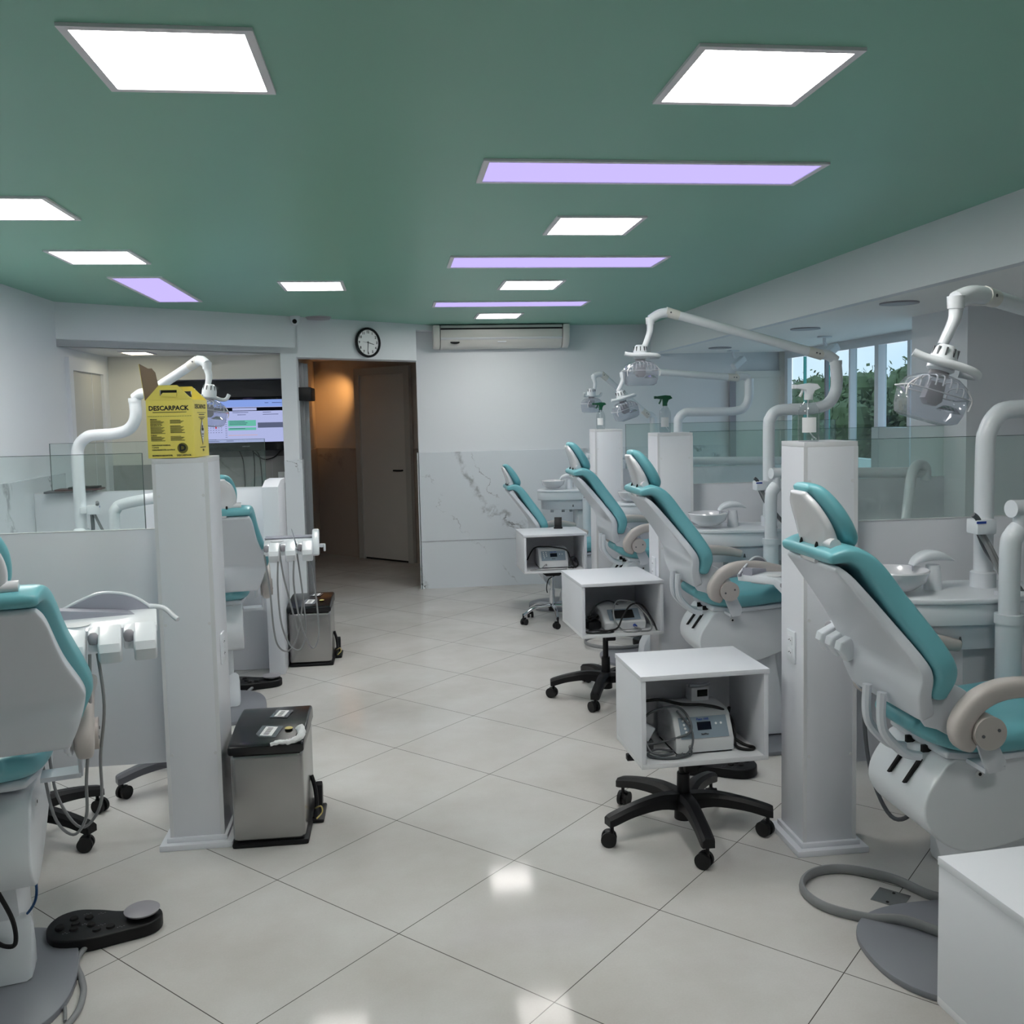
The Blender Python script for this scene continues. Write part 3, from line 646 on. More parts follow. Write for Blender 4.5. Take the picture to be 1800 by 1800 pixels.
# ------------------------------------------------------------------ dental unit: cabinet with basin, tap, hose holder, delivery post
def unit(label, loc, rotz, flip_arm=True, dz=0.):
    t = thing('dental_unit', label, 'dental unit', loc, rotz, 'dental units with basins')
    z = .995+dz
    top = catmull([(-.02, .02), (.06, -.06), (.22, -.11), (.42, -.12), (.60, -.07), (.66, .03), (.64, .14), (.5, .2), (.2, .2), (.03, .15)], 4, True)
    top = [(x, y) for x, y in top]
    MB().prism(top, z-.02, z, bev=.006, seg=3).build('unit_top', M['plastic'], t)
    MB().prism([(.0+(x)*.97, y*.94+.003) for x, y in top], z-.09, z-.02, bev=.003).build('upper_skirt', M['plastic'], t)
    MB().prism([(.03+(x)*.92, y*.8+.01) for x, y in top], z-.175, z-.085, bev=.003).build('lower_skirt', M['shell'], t)
    MB().box((.33, -.02, 0), (.55, .17, z-.17), .02).build('pedestal', M['plastic'], t)
    bz = z+.012
    MB().lathe([(.0, 0), (.05, .0), (.06, .004), (.094, .03), (.106, .064), (.103, .069), (.098, .064), (.086, .032), (.045, .012), (0, .01)], (.12, .03, bz), res=36).build('basin', M['head'], t)
    tp = MB().lathe([(.030, 0), (.027, .05), (.023, .085), (.0, .087)], (.27, .06, z), res=20).build('tap_column', M['plastic'], t)
    MB().pad([(.192, z+.088, .035, .010), (.212, z+.106, .05, .026), (.25, z+.118, .06, .036), (.295, z+.114, .055, .030), (.34, z+.098, .03, .006)], y0=.06, n=2.2, seg=16).build('tap_dome', M['plastic'], tp)
    MB().tube([(.205, .06, z+.098), (.198, .06, z+.088), (.198, .06, z+.066)], .004, res=8).build('tap_spout', M['chrome'], tp)
    MB().lathe([(.011, 0), (.011, .012), (0, .014)], (.42, -.07, z), res=14).build('button', M['lam'], t)
    # lettering and emblem
    MB().prism([(.27, z-.15), (.285, z-.15), (.28, z-.13), (.275, z-.13)], -.0905, -.0895, axis='y').build('emblem', M['hosedark'], t)
    # connectors below
    for x in (.1, .2, .27): MB().cyl((x, -.02, z-.2), (x, -.02, z-.172), .014, res=12).build('connector', M['alu'], t)
    # suction holder on the lamp pole
    px, py = .44, .06
    h = MB().box((px-.075, py-.10, z+.195), (px-.005, py-.035, z+.245), .006).box((px-.05, py-.04, z+.20), (px, py, z+.235), .004).build('hose_holder', M['plastic'], t)
    MB().tube([(px-.085, py-.09, z+.262), (px-.07, py-.09, z+.25), (px-.05, py-.08, z+.22)], .009, res=8).build('suction_tip', M['hosedark'], h)
    MB().box((px-.078, py-.1015, z+.232), (px-.045, py-.099, z+.240)).build('holder_badge', M['badge'], h)
    for k, (r_, dx) in enumerate(((.0075, 0), (.006, .012))):
        MB().tube([(px-.05+dx, py-.07, z+.2), (px-.02+dx, py-.10, z+.12), (px-.0+dx, py-.15, z), (px+.0+dx, py-.155, z-.15), (px-.03+dx, py-.14, z-.35)], r_, res=8).build('suction_hose', M['hose'], t)
    MB().tube([(px-.045, py-.06, z+.2), (px-.01, py-.06, z+.13), (px+.05, py-.06, z+.06), (px+.10, py-.1, z-.03), (px+.11, py-.12, z-.2), (px+.10, py-.12, z-.4)], .010, res=10).build('corrugated_hose', M['hosedark'], t)
    if not flip_arm: return t
    # delivery post with horizontal head
    qx, qy = .385, -.18
    MB().cyl((qx, qy, .0), (qx, qy, z-.06), .039).build('post_lower', M['plastic'], t)
    MB().lathe([(.0, z-.07), (.043, z-.07), (.043, z-.04), (0, z-.04)], (qx, qy, 0)).build('post_collar', M['plastic'], t)
    MB().tube([(qx, qy, z-.04), (qx, qy, z+.17), (qx+.012, qy, z+.21), (qx+.03, qy, z+.23)], .031, res=20).build('post_upper', M['plastic'], t)
    MB().cyl((qx+.03, qy, z+.21), (qx+.03, qy, z+.275), .02).build('post_neck', M['plastic'], t)
    if flip_arm:
        MB().cyl((qx-.0, qy, z+.295), (qx+.93, qy+.15, z+.265), .028).build('delivery_arm', M['plastic'], t)
        MB().tube([(qx+.93, qy+.14, z+.22), (qx+.93, qy+.14, z+.29), (qx+.86, qy+.1, z+.31), (qx+.78, qy+.02, z+.26), (qx+.72, qy-.05, z+.1), (qx+.64, qy-.15, z-.1)], .026, res=14).build('swing_arm', M['plastic'], t)
    return t
un1 = unit('white dental unit with round basin beside the right foreground chair', (1.53, 2.93, 0), 0)
un2 = unit('white dental unit with basin behind the second right chair, left of the nearest pillar', (1.52, 4.83, 0), 0)
un3 = unit('white dental unit with basin half hidden behind the second right pillar', (1.52, 6.45, 0), 0, dz=-.01)
unit('furthest white dental unit with basin against the marble back wall', (1.26, 8.3, 0), 0, dz=-.05)
unit('white dental unit behind the left pillar, seen through the clear glass', (-1.55, 4.97, 0), R(90+15), flip_arm=False, dz=-.06)
# left bay: swing arm seen through the glass
t = thing('delivery_arm', 'white bent tube arm behind the left glass, right of the lamp pole', 'tube arm', (-1.53, 5.32, 0))
MB().tube([(0, 0, .86), (0, 0, 1.10), (.012, 0, 1.155), (.06, 0, 1.185), (.3, -.1, 1.225), (.55, -.2, 1.25)], .03, res=16).build('bent_tube', M['plastic'], t)
MB().cyl((0, 0, .0), (0, 0, .88), .036).build('post', M['plastic'], t)

# ------------------------------------------------------------------ operating lamps
def lamp(label, pole, pts, arm0, arm1, joint, neck, headc, tilt=0., turn=0., pole_r=.031, handle='ring', z0=.99):
    t = thing('dental_lamp', label, 'dental lamp', (pole[0], pole[1], z0), 0, 'dental operating lamps')
    o = V((pole[0], pole[1], z0))
    L = lambda p: tuple(V(p)-o)
    MB().lathe([(.042, 0), (.042, .055), (.036, .06), (0, .06)], res=24).build('pole_collar', M['plastic'], t)
    MB().tube([L((pole[0], pole[1], z0))]+[L(p) for p in pts], pole_r, res=20, n=5).build('pole', M['plastic'], t)
    top = pts[-1]
    MB().tube([L((top[0], top[1], top[2]-.01)), L((top[0], top[1], top[2]+.012))], .033, res=20, smooth=False).tube([L((top[0], top[1], top[2]+.012)), L(tuple((V(top)+V(arm0))/2+V((0, 0, .018)))), L(arm0)], .027, res=14, n=4).build('elbow_cap', M['plastic'], t)
    a0, a1 = V(arm0), V(arm1); d = (a1-a0).normalized()
    ar = MB().cyl(L(a0), L(a1), .0255, .0235).build('spring_arm', M['plastic'], t)
    MB().cyl(L(a0-d*.012), L(a0+d*.07), .028, .0268).build('arm_sleeve', M['ac'], ar)
    MB().cyl(L(a1-d*.06), L(a1+d*.012), .0258, .027).build('arm_sleeve', M['ac'], ar)
    side = d.cross(V((0, 0, 1))).normalized()
    sc_ = MB()
    for q in (a0+d*.012, a0+d*.03, a1-d*.01): sc_.cyl(L(q-side*.029), L(q+side*.029), .0045, res=8)
    sc_.build('pivot_screw', M['hosedark'], ar)
    j = V(joint)
    MB().tube([L(a1), L((a1+j)/2+V((0, 0, .012))), L(j+V((0, 0, .004)))], lambda u: .026-.002*u, res=14, n=4).cyl(L(j+V((0, 0, .014))), L(j-V((0, 0, .02))), .024, .022).build('arm_joint', M['plastic'], t)
    MB().tube([L(j-V((0, 0, .015))), L(j*.55+V(neck)*.45+V((.012, 0, 0))), L(neck)], lambda u: .0195-.006*u, res=12, n=5).build('drop_neck', M['plastic'], t)
    # head, local frame with +z to the neck
    up = (V(neck)-V(headc)).normalized()
    hm = Matrix.Translation(V(headc)-o) @ Matrix.Rotation(turn, 4, 'Z') @ Matrix.Rotation(tilt, 4, 'Y')
    hd = MB().lathe([(.0, .133), (.02, .133), (.031, .122), (.036, .10), (.037, .066), (.03, .06), (.0, .06)], res=24, mtx=hm).build('lamp_head', M['plastic'], t)
    fins = MB()
    for k in range(10):
        a = 2*pi*k/10; fins.box((.027, -.0025, .098), (.0355, .0025, .124), mtx=hm @ Matrix.Rotation(a, 4, 'Z'))
    fins.build('cooling_slot', M['hosedark'], hd)
    MB().cyl((0, 0, .046), (0, 0, .062), .026, mtx=hm, res=24).build('swivel_ring', M['frame'], hd)
    if handle == 'ring':
        MB().tube([(-.092, -.02, .088), (-.06, -.028, .082), (-.02, -.04, .08), (.02, -.045, .08), (.06, -.045, .078), (.085, -.036, .074), (.088, -.02, .070), (.05, -.005, .068)], .0115, res=10, mtx=hm).build('handle', M['plastic'], hd)
    else:
        MB().tube([(-.03, 0, .07), (-.065, .0, .064), (-.092, -.01, .07), (-.10, -.02, .095)], .01, res=10, mtx=hm).build('handle', M['plastic'], hd)
        MB().tube([(.03, 0, .07), (.065, .0, .064), (.092, -.01, .07), (.10, -.02, .095)], .01, res=10, mtx=hm).build('handle', M['plastic'], hd)
    # clear cover: rounded box with domed ribbed top
    cv = MB(); prof = [(-.080, -.045), (-.072, -.07), (-.055, -.078), (.055, -.078), (.072, -.07), (.080, -.045), (.084, .0), (.07, .028), (.04, .046), (.0, .052), (-.04, .046), (-.07, .028), (-.084, .0)]
    cv.prism(prof, -.055, .055, axis='y', bev=.012, seg=3, mtx=hm); cover = cv.build('clear_cover', M['clear'], hd)
    rb = MB()
    for x in (-.06, -.04, -.02, 0, .02, .04, .06):
        zt = .047-.035*(abs(x)/.08)**2; rb.tube([(x, -.052, zt-.03), (x, -.046, zt-.004), (x, 0, zt+.001), (x, .046, zt-.004), (x, .052, zt-.03)], .0022, res=6, n=3, mtx=hm)
    rb.tube([(-.086, -.052, 0), (.086, -.052, 0)], .0022, res=6, smooth=False, mtx=hm).tube([(-.086, .052, 0), (.086, .052, 0)], .0022, res=6, smooth=False, mtx=hm)
    for s_ in (-1, 1): rb.tube([(s_*.087, -.05, -.03), (s_*.088, -.05, 0), (s_*.06, -.048, .03)], .0025, res=6, mtx=hm).tube([(s_*.087, -.05, 0), (s_*.088, .05, 0)], .0022, res=6, smooth=False, mtx=hm)
    rb.build('cover_rib', M['head'], cover)
    MB().prism([(-.026, -.02), (-.022, .03), (.022, .03), (.026, -.02), (.014, -.034), (-.014, -.034)], -.02, .02, axis='y', bev=.006, mtx=hm).build('reflector_housing', M['frame'], hd)
    MB().lathe([(.0, .012), (.02, .008), (.032, -.004), (.03, -.004), (.018, .004), (0, .008)], (.052, -.01, -.035), res=20, mtx=hm).build('reflector', M['chrome'], hd)
    return t

lamp('large dental lamp at the right edge with tilted clear head', (1.99, 3.0), [(1.99, 3.0, 1.05), (1.99, 3.0, 1.45), (2.0, 3.0, 1.53), (2.03, 3.0, 1.58), (2.08, 3.0, 1.60), (2.26, 3.0, 1.605), (2.33, 3.0, 1.64), (2.36, 3.0, 1.7), (2.36, 3.0, 1.85)],
     (2.26, 2.93, 1.885), (1.665, 2.52, 1.925), (1.545, 2.47, 1.905), (1.50, 2.46, 1.785), (1.468, 2.45, 1.655), tilt=R(17), turn=R(-8))
lamp('dental lamp of the second right bay with a long sloping arm', (1.98, 4.86), [(1.98, 4.86, 1.05), (1.98, 4.86, 1.5), (1.99, 4.86, 1.57), (2.02, 4.86, 1.605), (2.08, 4.86, 1.615), (2.24, 4.86, 1.62), (2.32, 4.86, 1.65), (2.36, 4.86, 1.73), (2.355, 4.86, 1.86)],
     (2.265, 4.86, 1.905), (1.43, 4.86, 2.135), (1.335, 4.86, 2.095), (1.30, 4.86, 1.95), (1.28, 4.86, 1.835), tilt=0, turn=R(5))
lamp('dental lamp of the third right bay with a nearly level arm', (2.01, 6.6), [(2.01, 6.6, 1.05), (2.01, 6.6, 1.5), (2.02, 6.6, 1.57), (2.06, 6.6, 1.605), (2.12, 6.6, 1.61), (2.42, 6.6, 1.61), (2.51, 6.6, 1.64), (2.54, 6.6, 1.72), (2.54, 6.6, 1.83)],
     (2.45, 6.6, 1.85), (1.68, 6.6, 1.915), (1.60, 6.55, 1.885), (1.56, 6.55, 1.765), (1.61, 6.55, 1.645), tilt=R(-17), turn=R(12))
lamp('furthest dental lamp on the right with a steep arm against the back wall', (2.3, 8.3), [(2.3, 8.3, 1.05), (2.3, 8.3, 1.3), (2.3, 8.3, 1.56)],
     (2.245, 8.28, 1.59), (1.815, 8.2, 1.955), (1.735, 8.18, 1.935), (1.735, 8.18, 1.80), (1.71, 8.17, 1.70), tilt=0, turn=R(30), handle='horns')
lamp('dental lamp of the second left bay, its head beside the yellow sharps box', (-1.72, 5.38), [(-1.72, 5.38, 1.05), (-1.72, 5.38, 1.4), (-1.71, 5.38, 1.5), (-1.66, 5.37, 1.55), (-1.6, 5.36, 1.56), (-1.5, 5.34, 1.565), (-1.42, 5.3, 1.59), (-1.38, 5.28, 1.65), (-1.38, 5.28, 1.74)],
     (-1.30, 5.25, 1.775), (-1.0, 5.05, 1.93), (-.945, 5.0, 1.905), (-.95, 4.98, 1.77), (-.945, 4.97, 1.675), tilt=R(8), turn=R(40), handle='horns')

# ------------------------------------------------------------------ instrument consoles
def hoses(t, data, r=.0045, m='hosedark'):
    for pts in data: MB().tube(pts, r, res=8, n=6).build('handpiece_hose', M[m], t)
def console(label, loc, rotz, w=.30, scallops=3, hose=None, fan=False):
    t = thing('instrument_console', label, 'instrument tray', loc, rotz, 'instrument consoles')
    h = w/2
    MB().prism([(-.10, -.014), (.095, -.014), (.10, .012), (.09, .024), (-.08, .014), (-.10, .006)], -h, h, axis='x', bev=.005).build('tray_body', M['plastic'], t)
    n = scallops
    for k in range(n):
        x0 = -h+w*k/n+.002; x1 = -h+w*(k+1)/n-.003; g = (x1-x0)
        nose = [(-.178, -.045), (-.150, -.082), (-.118, -.070), (-.085, -.016), (-.085, .0145), (-.13, .0), (-.172, -.022)]
        hd = MB().prism(nose, x0+g*.30, x1, axis='x', bev=.007, seg=3).prism([(-.128, -.052), (-.085, -.016), (-.085, .0145), (-.128, .001)], x0, x0+g*.34, axis='x', bev=.004).build('handpiece_holder', M['plastic'], t)
        MB().lathe([(0, -.02), (.012, -.016), (.0155, -.004), (.0145, .006), (.008, .012), (0, .014)], res=20, mtx=Matrix.Translation((x0+g*.165, -.124, -.010)) @ Matrix.Diagonal((1, .9, 1.1, 1))).build('holder_notch', M['frame'], hd)
    MB().lathe([(0, 0), (.034, 0), (.036, .004), (0, .005)], (-h+.065, -.055, .014), res=28).build('round_pad', M['lam2'], t)
    if fan:
        MB().prism(catmull([(-.12, -.01), (-.06, .03), (.02, .058), (.10, .05), (.12, .0), (.05, .0), (-.02, -.03), (-.10, -.06), (-.14, -.05)], 3, True), h-.006, h+.03, axis='x', bev=.008).build('side_cheek', M['plastic'], t)
        MB().box((h+.03, -.04, -.03), (h+.062, -.02, -.01), .004).box((h+.05, -.045, -.05), (h+.062, -.02, -.01), .004).build('side_hook', M['plastic'], t)
        MB().box((-h, .0, .022), (h, .085, .027)).build('silicone_mat', M['mat'], t)
    else:
        g = catmull([(-h-.02, .020), (-h*.55, .062), (-.01, .082), (h*.5, .066), (h*.98, .016)], 5)
        MB().prism([(x, z) for x, z in g]+[(h*.98, .008), (-h-.02, .008)], .075, .082, axis='y').build('rear_hood', M['mat'], t)
        MB().tube([(x, .078, z) for x, z in g], .005, res=8, smooth=False).build('hood_rim', M['plastic'], t)
        MB().prism([(-h+.0, .016), (h*.7, .016), (h*.2, .03), (-h, .05)], .02, .07, axis='y').build('silicone_mat', M['mat'], t)
        MB().tube([(h*.85, .078, .03), (h+.02, .07, .022), (h+.05, .05, -.005), (h+.06, .04, -.012)], .0075, res=10).build('handle', M['plastic'], t)
    MB().box((-.05, .0, -.035), (.05, .08, -.012), .006).build('tray_mount', M['shell'], t)
    if hose: hoses(t, hose, m='hose')
    return t
M['mat'] = mat('tray_mat_grey_violet', (158, 160, 172), .45)
cA = console('white instrument tray with holder notches beside the left foreground chair', (-.866, 2.88, 1.028), R(14), .28,
        hose=[[(-.02, -.15, -.05), (-.01, -.15, -.2), (-.03, -.1, -.36), (-.04, -.05, -.52), (-.1, .0, -.6), (-.16, .02, -.5), (-.18, .05, -.35)],
              [(-.04, -.15, -.05), (-.05, -.14, -.24), (-.07, -.1, -.42), (-.08, -.05, -.55), (-.12, -.02, -.61), (-.17, .0, -.55), (-.2, .05, -.38)]])
cB = console('white instrument tray with hanging hoses beyond the left pillar, beside the second left chair', (-.575, 5.05, .975), R(4), .25, fan=True,
        hose=[[(-.12, -.15, -.04), (-.10, -.15, -.22), (-.09, -.14, -.42), (-.07, -.13, -.52), (-.02, -.12, -.55), (.03, -.11, -.47), (.06, -.1, -.3)],
              [(-.05, -.15, -.03), (-.06, -.15, -.2), (-.05, -.14, -.4), (-.01, -.13, -.52), (.04, -.12, -.545), (.07, -.11, -.45), (.06, -.1, -.25), (.04, -.08, -.05)],
              [(.03, -.15, -.03), (.02, -.15, -.2), (.05, -.14, -.42), (.10, -.13, -.54), (.135, -.12, -.48), (.13, -.1, -.3), (.10, -.06, -.05)],
              [(-.045, -.15, -.02), (-.03, -.15, -.15), (.0, -.14, -.3), (.03, -.13, -.45)]])
MB().tube([(.02, -.17, .09), (.035, -.165, .03), (.045, -.15, -.02)], lambda u: .001+.006*u, res=8).build('handpiece', M['chrome'], cB)
cC = console('white tray holder noses showing left of the right foreground chair back', (1.50, 2.79, .925), R(-90), .2)
console('white instrument tray over the seat of the second right chair', (1.70, 4.15, .85), R(38), .26)
console('small looking white instrument tray beside the furthest right chair', (1.65, 7.45, .93), R(30), .26)
# wide arm carrying the trays
def under0(o, parent):
    pm = Matrix.Translation(parent.location) @ parent.rotation_euler.to_matrix().to_4x4(); o.data.transform(pm.inverted()); o.parent = parent; return o
for a_, b_, pc in (((-.87, 2.96, 1.0), (-1.62, 3.25, .95), cA), ((-.57, 5.14, .945), (-1.5, 5.33, .86), cB)):
    a2, b2 = V(a_), V(b_); under0(MB().tube([tuple(a2), tuple((a2+b2)*.5+V((0, 0, -.03))), tuple(b2)], .02, res=12).build('tray_arm', M['plastic']), pc)
under0(MB().cyl((-1.62, 3.25, 0), (-1.62, 3.25, .98), .036).build('arm_post', M['plastic']), cA)

# ------------------------------------------------------------------ rolling carts
def star(t, cx, cy, r, ang, mname, zc=.125, arm_w=.026, wheel=.029, curved=False):
    for k in range(5):
        a = ang+2*pi*k/5; d = V((cos(a), sin(a), 0)); q = V((-sin(a), cos(a), 0))
        if curved:
            P = [V((cx, cy, zc))+d*.02, V((cx, cy, zc+.0))+d*r*.35, V((cx, cy, zc-.01))+d*r*.65, V((cx, cy, .075))+d*r*.97]
            lg = MB().tube([tuple(p) for p in P], lambda u: .016-.004*u, res=10).build('leg', M[mname], t)
        else:
            m_ = MB()
            st = [(0.02, zc-.012, .038, .062), (r*.35, zc+.002, .029, .05), (r*.7, zc-.010, .025, .042), (r*.96, zc-.030, .025, .040), (r*1.03, zc-.036, .022, .034)]
            rings = catmull(st, 4); bm = m_.bm; RR = []
            for (s_, z_, w_, h_) in rings:
                c_ = V((cx, cy, z_))+d*s_; RR.append([bm.verts.new(c_+q*w_*u+V((0, 0, h_/2*v))) for u, v in ((-1, -1), (-1, .4), (-.55, 1), (.55, 1), (1, .4), (1, -1))])
            for A_, B_ in zip(RR, RR[1:]):
                for i in range(6): bm.faces.new((A_[i], A_[(i+1) % 6], B_[(i+1) % 6], B_[i]))
            bm.faces.new(RR[0][::-1]); bm.faces.new(RR[-1]); bmesh.ops.recalc_face_normals(bm, faces=bm.faces)
            lg = m_.build('leg', M[mname], t)
        e = V((cx, cy, 0))+d*(r*.97); wa = a+[.5, 1.9, 2.6, .9, -.6][k]; wd = V((cos(wa), sin(wa), 0)); wc = e-wd*.012
        cs = MB().cyl(tuple(e+V((0, 0, .05))), tuple(e+V((0, 0, .09))), .007, res=10).box((-.014, -.011, 0), (.018, .011, .03), .004, mtx=Matrix.Translation(wc+V((0, 0, .028))) @ Matrix.Rotation(wa, 4, 'Z')).build('caster', M['black'], lg)
        wq = V((-wd.y, wd.x, 0))
        for s_ in (-1, 1):
            MB().cyl(tuple(wc+wq*s_*.008+V((0, 0, wheel))), tuple(wc+wq*s_*.022+V((0, 0, wheel))), wheel, res=20).build('caster_wheel', M['rubber'], cs)
def cart(label, hub, boxc, rotb, w, d, zb, zt, starang, sr=.3, chrome=False, zc=.125, lever=True, group='white box carts on wheels', back=True):
    t = thing('rolling_cart', label, 'cart', (hub[0], hub[1], 0), 0, group)
    mt = Matrix.Translation((boxc[0]-hub[0], boxc[1]-hub[1], 0)) @ Matrix.Rotation(rotb, 4, 'Z'); th = .018; a, b_ = w/2, d/2
    MB().box((-a-.003, -b_-.004, zt-th), (a+.003, b_, zt), .001, mtx=mt).build('top_panel', M['lam'], t)
    MB().box((-a, -b_, zb), (a, b_, zb+th), .001, mtx=mt).build('bottom_panel', M['lam2'], t)
    for s_ in (-1, 1): MB().box((s_*a, -b_, zb+th), (s_*(a-th), b_, zt-th), .001, mtx=mt).build('side_panel', M['lam'], t)
    MB().box((-a+th, b_-.012, zb+th), (a-th, b_-.001, zt-th), mtx=mt).build('back_panel', M['lam2'], t)
    if chrome:
        MB().cyl((0, 0, .10), (0, 0, .26), .021).cyl((0, 0, .26), (0, 0, zb-.03), .013).build('gas_post', M['chrome'], t)
        MB().cyl((0, 0, .09), (0, 0, .145), .03, .026).build('hub', M['black'], t)
        MB().prism([(-.05, zb-.03), (.05, zb-.03), (.09, zb-.001), (-.09, zb-.001)], -.06, .06, axis='y').build('seat_plate', M['black'], t)
        star(t, 0, 0, sr, starang, 'chrome', zc=.13, wheel=.024, curved=True)
        MB().tube([(.02, 0, zb-.04), (-.03, -.03, zb-.06), (-.05, -.05, zb-.12), (-.045, -.05, zb-.16)], .004, res=6).build('lever', M['black'], t)
    else:
        MB().cyl((0, 0, .085), (0, 0, .23), .027, .024).cyl((0, 0, .23), (0, 0, zb-.02), .016).build('gas_post', M['black'], t)
        MB().cyl((0, 0, .05), (0, 0, .145), .036, .034).build('hub', M['black'], t)
        MB().box((-.005, -.04, zb-.072), (.052, .03, zb-.001), .006).build('height_mechanism', M['black'], t)
        if lever:
            MB().tube([(-.02, -.0, zb-.012), (-.12, .03, zb-.012), (-.16, .035, zb-.014)], .004, res=6).build('lever_rod', M['black'], t)
            MB().box((-.215, .02, zb-.033), (-.155, .048, zb-.008), .004).build('lever_grip', M['black'], t)
        star(t, 0, 0, sr, starang, 'black', zc=zc)
    return t
cart('white box cart on a black star base in front of the nearest right pillar', (1.06, 3.45), (1.095, 3.475), R(2), .49, .35, .312, .66, R(52), .325, zc=.135)
cart('white box cart on a black star base at the second right chair, the middle cart', (1.15, 5.21), (1.185, 5.21), R(3), .46, .48, .40, .70, R(30), .31, lever=False)
cart('furthest white box cart on a chrome star base', (1.17, 7.2), (1.185, 7.32), R(1), .49, .43, .40, .70, R(198), .26, chrome=True)
cart('white box cart cut off at the bottom right corner', (1.32, 1.60), (1.345, 1.67), R(4), .42, .35, .33, .66, R(40), .3, lever=False)

# stools whose wheels show under the left half wall
def stool(label, loc, ang, m, r=.29, zs=.5, seat='teal'):
    t = thing('operator_stool', label, 'stool', loc, 0, 'operator stools')
    MB().cyl((0, 0, .05), (0, 0, .2), .03).cyl((0, 0, .2), (0, 0, zs-.03), .016).build('gas_post', M['black'], t)
    MB().lathe([(0, zs-.03), (.12, zs-.03), (.14, zs-.01), (.14, zs+.02), (.12, zs+.04), (0, zs+.045)], (0, -.13 if seat == 'teal' else 0, 0)).build('seat', M['teal'], t)
    star(t, 0, 0, r, ang, m)
stool('stool with a black star base, its wheels showing left of the left pillar', (-1.50, 3.79, 0), R(-24), 'black', .33, zs=.46)
stool('stool with a grey star base half hidden behind the left pillar', (-.95, 4.3, 0), R(209), 'seatgrey', .32, zs=.5, seat='')

# ------------------------------------------------------------------ devices in the carts
def device(label, loc, rotz, kind='a'):
    t = thing('ultrasonic_unit', label, 'dental device', loc, rotz, 'desktop dental devices')
    if kind == 'a':
        prof = [(-.11, .008), (-.113, .052), (-.066, .137), (-.045, .15), (.02, .154), (.1, .15), (.11, .12), (.11, .008)]
        MB().prism([(y, z) for y, z in prof], -.115, .115, axis='x', bev=.006, seg=3).build('housing', M['dev'], t)
        MB().box((-.11, -.1, 0), (.11, .1, .009)).build('foot_plate', M['dark'], t)
        n0 = V((0, -.1105, .056)); n1 = V((0, -.066, .133)); u = (n1-n0).normalized(); n = V((1, 0, 0)).cross(u)*1.0
        def PP(x, s_, o_=.0035): p = n0+u*s_+n*o_; return (x, p.y, p.z)
        f = MB(); L_ = (n1-n0).length
        f.quad([PP(-.095, .004, .004), PP(.095, .004, .004), PP(.095, L_*.95, .006), PP(-.095, L_*.95, .006)]); pn = f.build('control_panel', M['panelgrey'], t)
        MB().quad([PP(-.025, .034, .0065), PP(.03, .034, .0065), PP(.03, .064, .0075), PP(-.025, .064, .0075)]).build('display', M['screen'], pn)
        text('Piezo 100S', .011, PP(.0, .074, .0078), (1, 0, 0), tuple(u), M['badge'], pn, bold=.0004)
        text('SaniPlus', .009, PP(.0, .018, .0065), (1, 0, 0), tuple(u), M['ink'], pn, bold=.0003)
        bt = MB()
        for (x, s_) in [(-.078, .072), (-.057, .072), (-.076, .057), (-.074, .043), (-.072, .029), (-.055, .057), (-.053, .043), (.05, .055), (.07, .055)]:
            c_ = V(PP(x, s_, .007)); bt.cyl(tuple(c_), tuple(c_+n*.0012), .0045, res=12)
        bt.build('button', M['paper'], pn)
        MB().cyl((-.06, -.108, .032), (-.06, -.125, .03), .008, .006, res=14).build('hose_socket', M['hose'], t)
    else:
        MB().prism([(-.11, .005), (-.115, .045), (-.04, .105), (.08, .12), (.11, .1), (.11, .005)], -.12, .12, axis='x', bev=.012, seg=3).build('housing', M['dev'], t)
        u = V((0, .075, .06)).normalized(); n = V((1, 0, 0)).cross(u)
        o_ = V((0, -.112, .05))
        def QQ(x, s_, h): p = o_+u*s_+n*h; return (x, p.y, p.z)
        pn = MB().quad([QQ(-.09, .008, .004), QQ(.09, .008, .004), QQ(.09, .085, .006), QQ(-.09, .085, .006)]).build('control_panel', M['panelgrey'], t)
        MB().quad([QQ(-.065, .018, .0065), QQ(.055, .018, .0065), QQ(.055, .075, .0078), QQ(-.065, .075, .0078)]).build('display', M['dark'], pn)
        MB().cyl((.05, -.112, .026), (.05, -.135, .024), .009, res=14).build('hose_socket', M['badge'], t)
    return t
dev1 = device('grey-white desktop ultrasonic device inside the nearest full cart', (1.115, 3.475, .33), R(3))
dev2 = device('white desktop device with a dark screen inside the middle cart', (1.22, 5.15, .418), R(4), 'b')
dev3 = device('small-looking desktop device inside the furthest cart', (1.19, 7.32, .418), R(0))
def under(o, parent):
    """hang a mesh built in room coordinates under its thing"""
    pm = Matrix.Translation(parent.location) @ parent.rotation_euler.to_matrix().to_4x4(); o.data.transform(pm.inverted() @ Matrix.Translation(o.location)); o.location = (0, 0, 0); o.parent = parent; return o
def cable(name, label, pts, r, m, parent, cat='cable', n=6): return under(MB().tube(pts, r, res=8, n=n).build(name, M[m]), parent)
cable('power_cord', 'thick black power cord draped over the device in the nearest cart',
      [(.9, 3.5, .50), (.98, 3.5, .505), (1.06, 3.46, .495), (1.14, 3.44, .493), (1.21, 3.43, .475), (1.25, 3.44, .43), (1.255, 3.42, .385), (1.25, 3.4, .345), (1.265, 3.37, .338), (1.30, 3.36, .337), (1.315, 3.38, .337), (1.29, 3.42, .337), (1.26, 3.46, .36), (1.25, 3.5, .42), (1.27, 3.52, .45), (1.26, 3.53, .38)], .006, 'rubber', dev1)
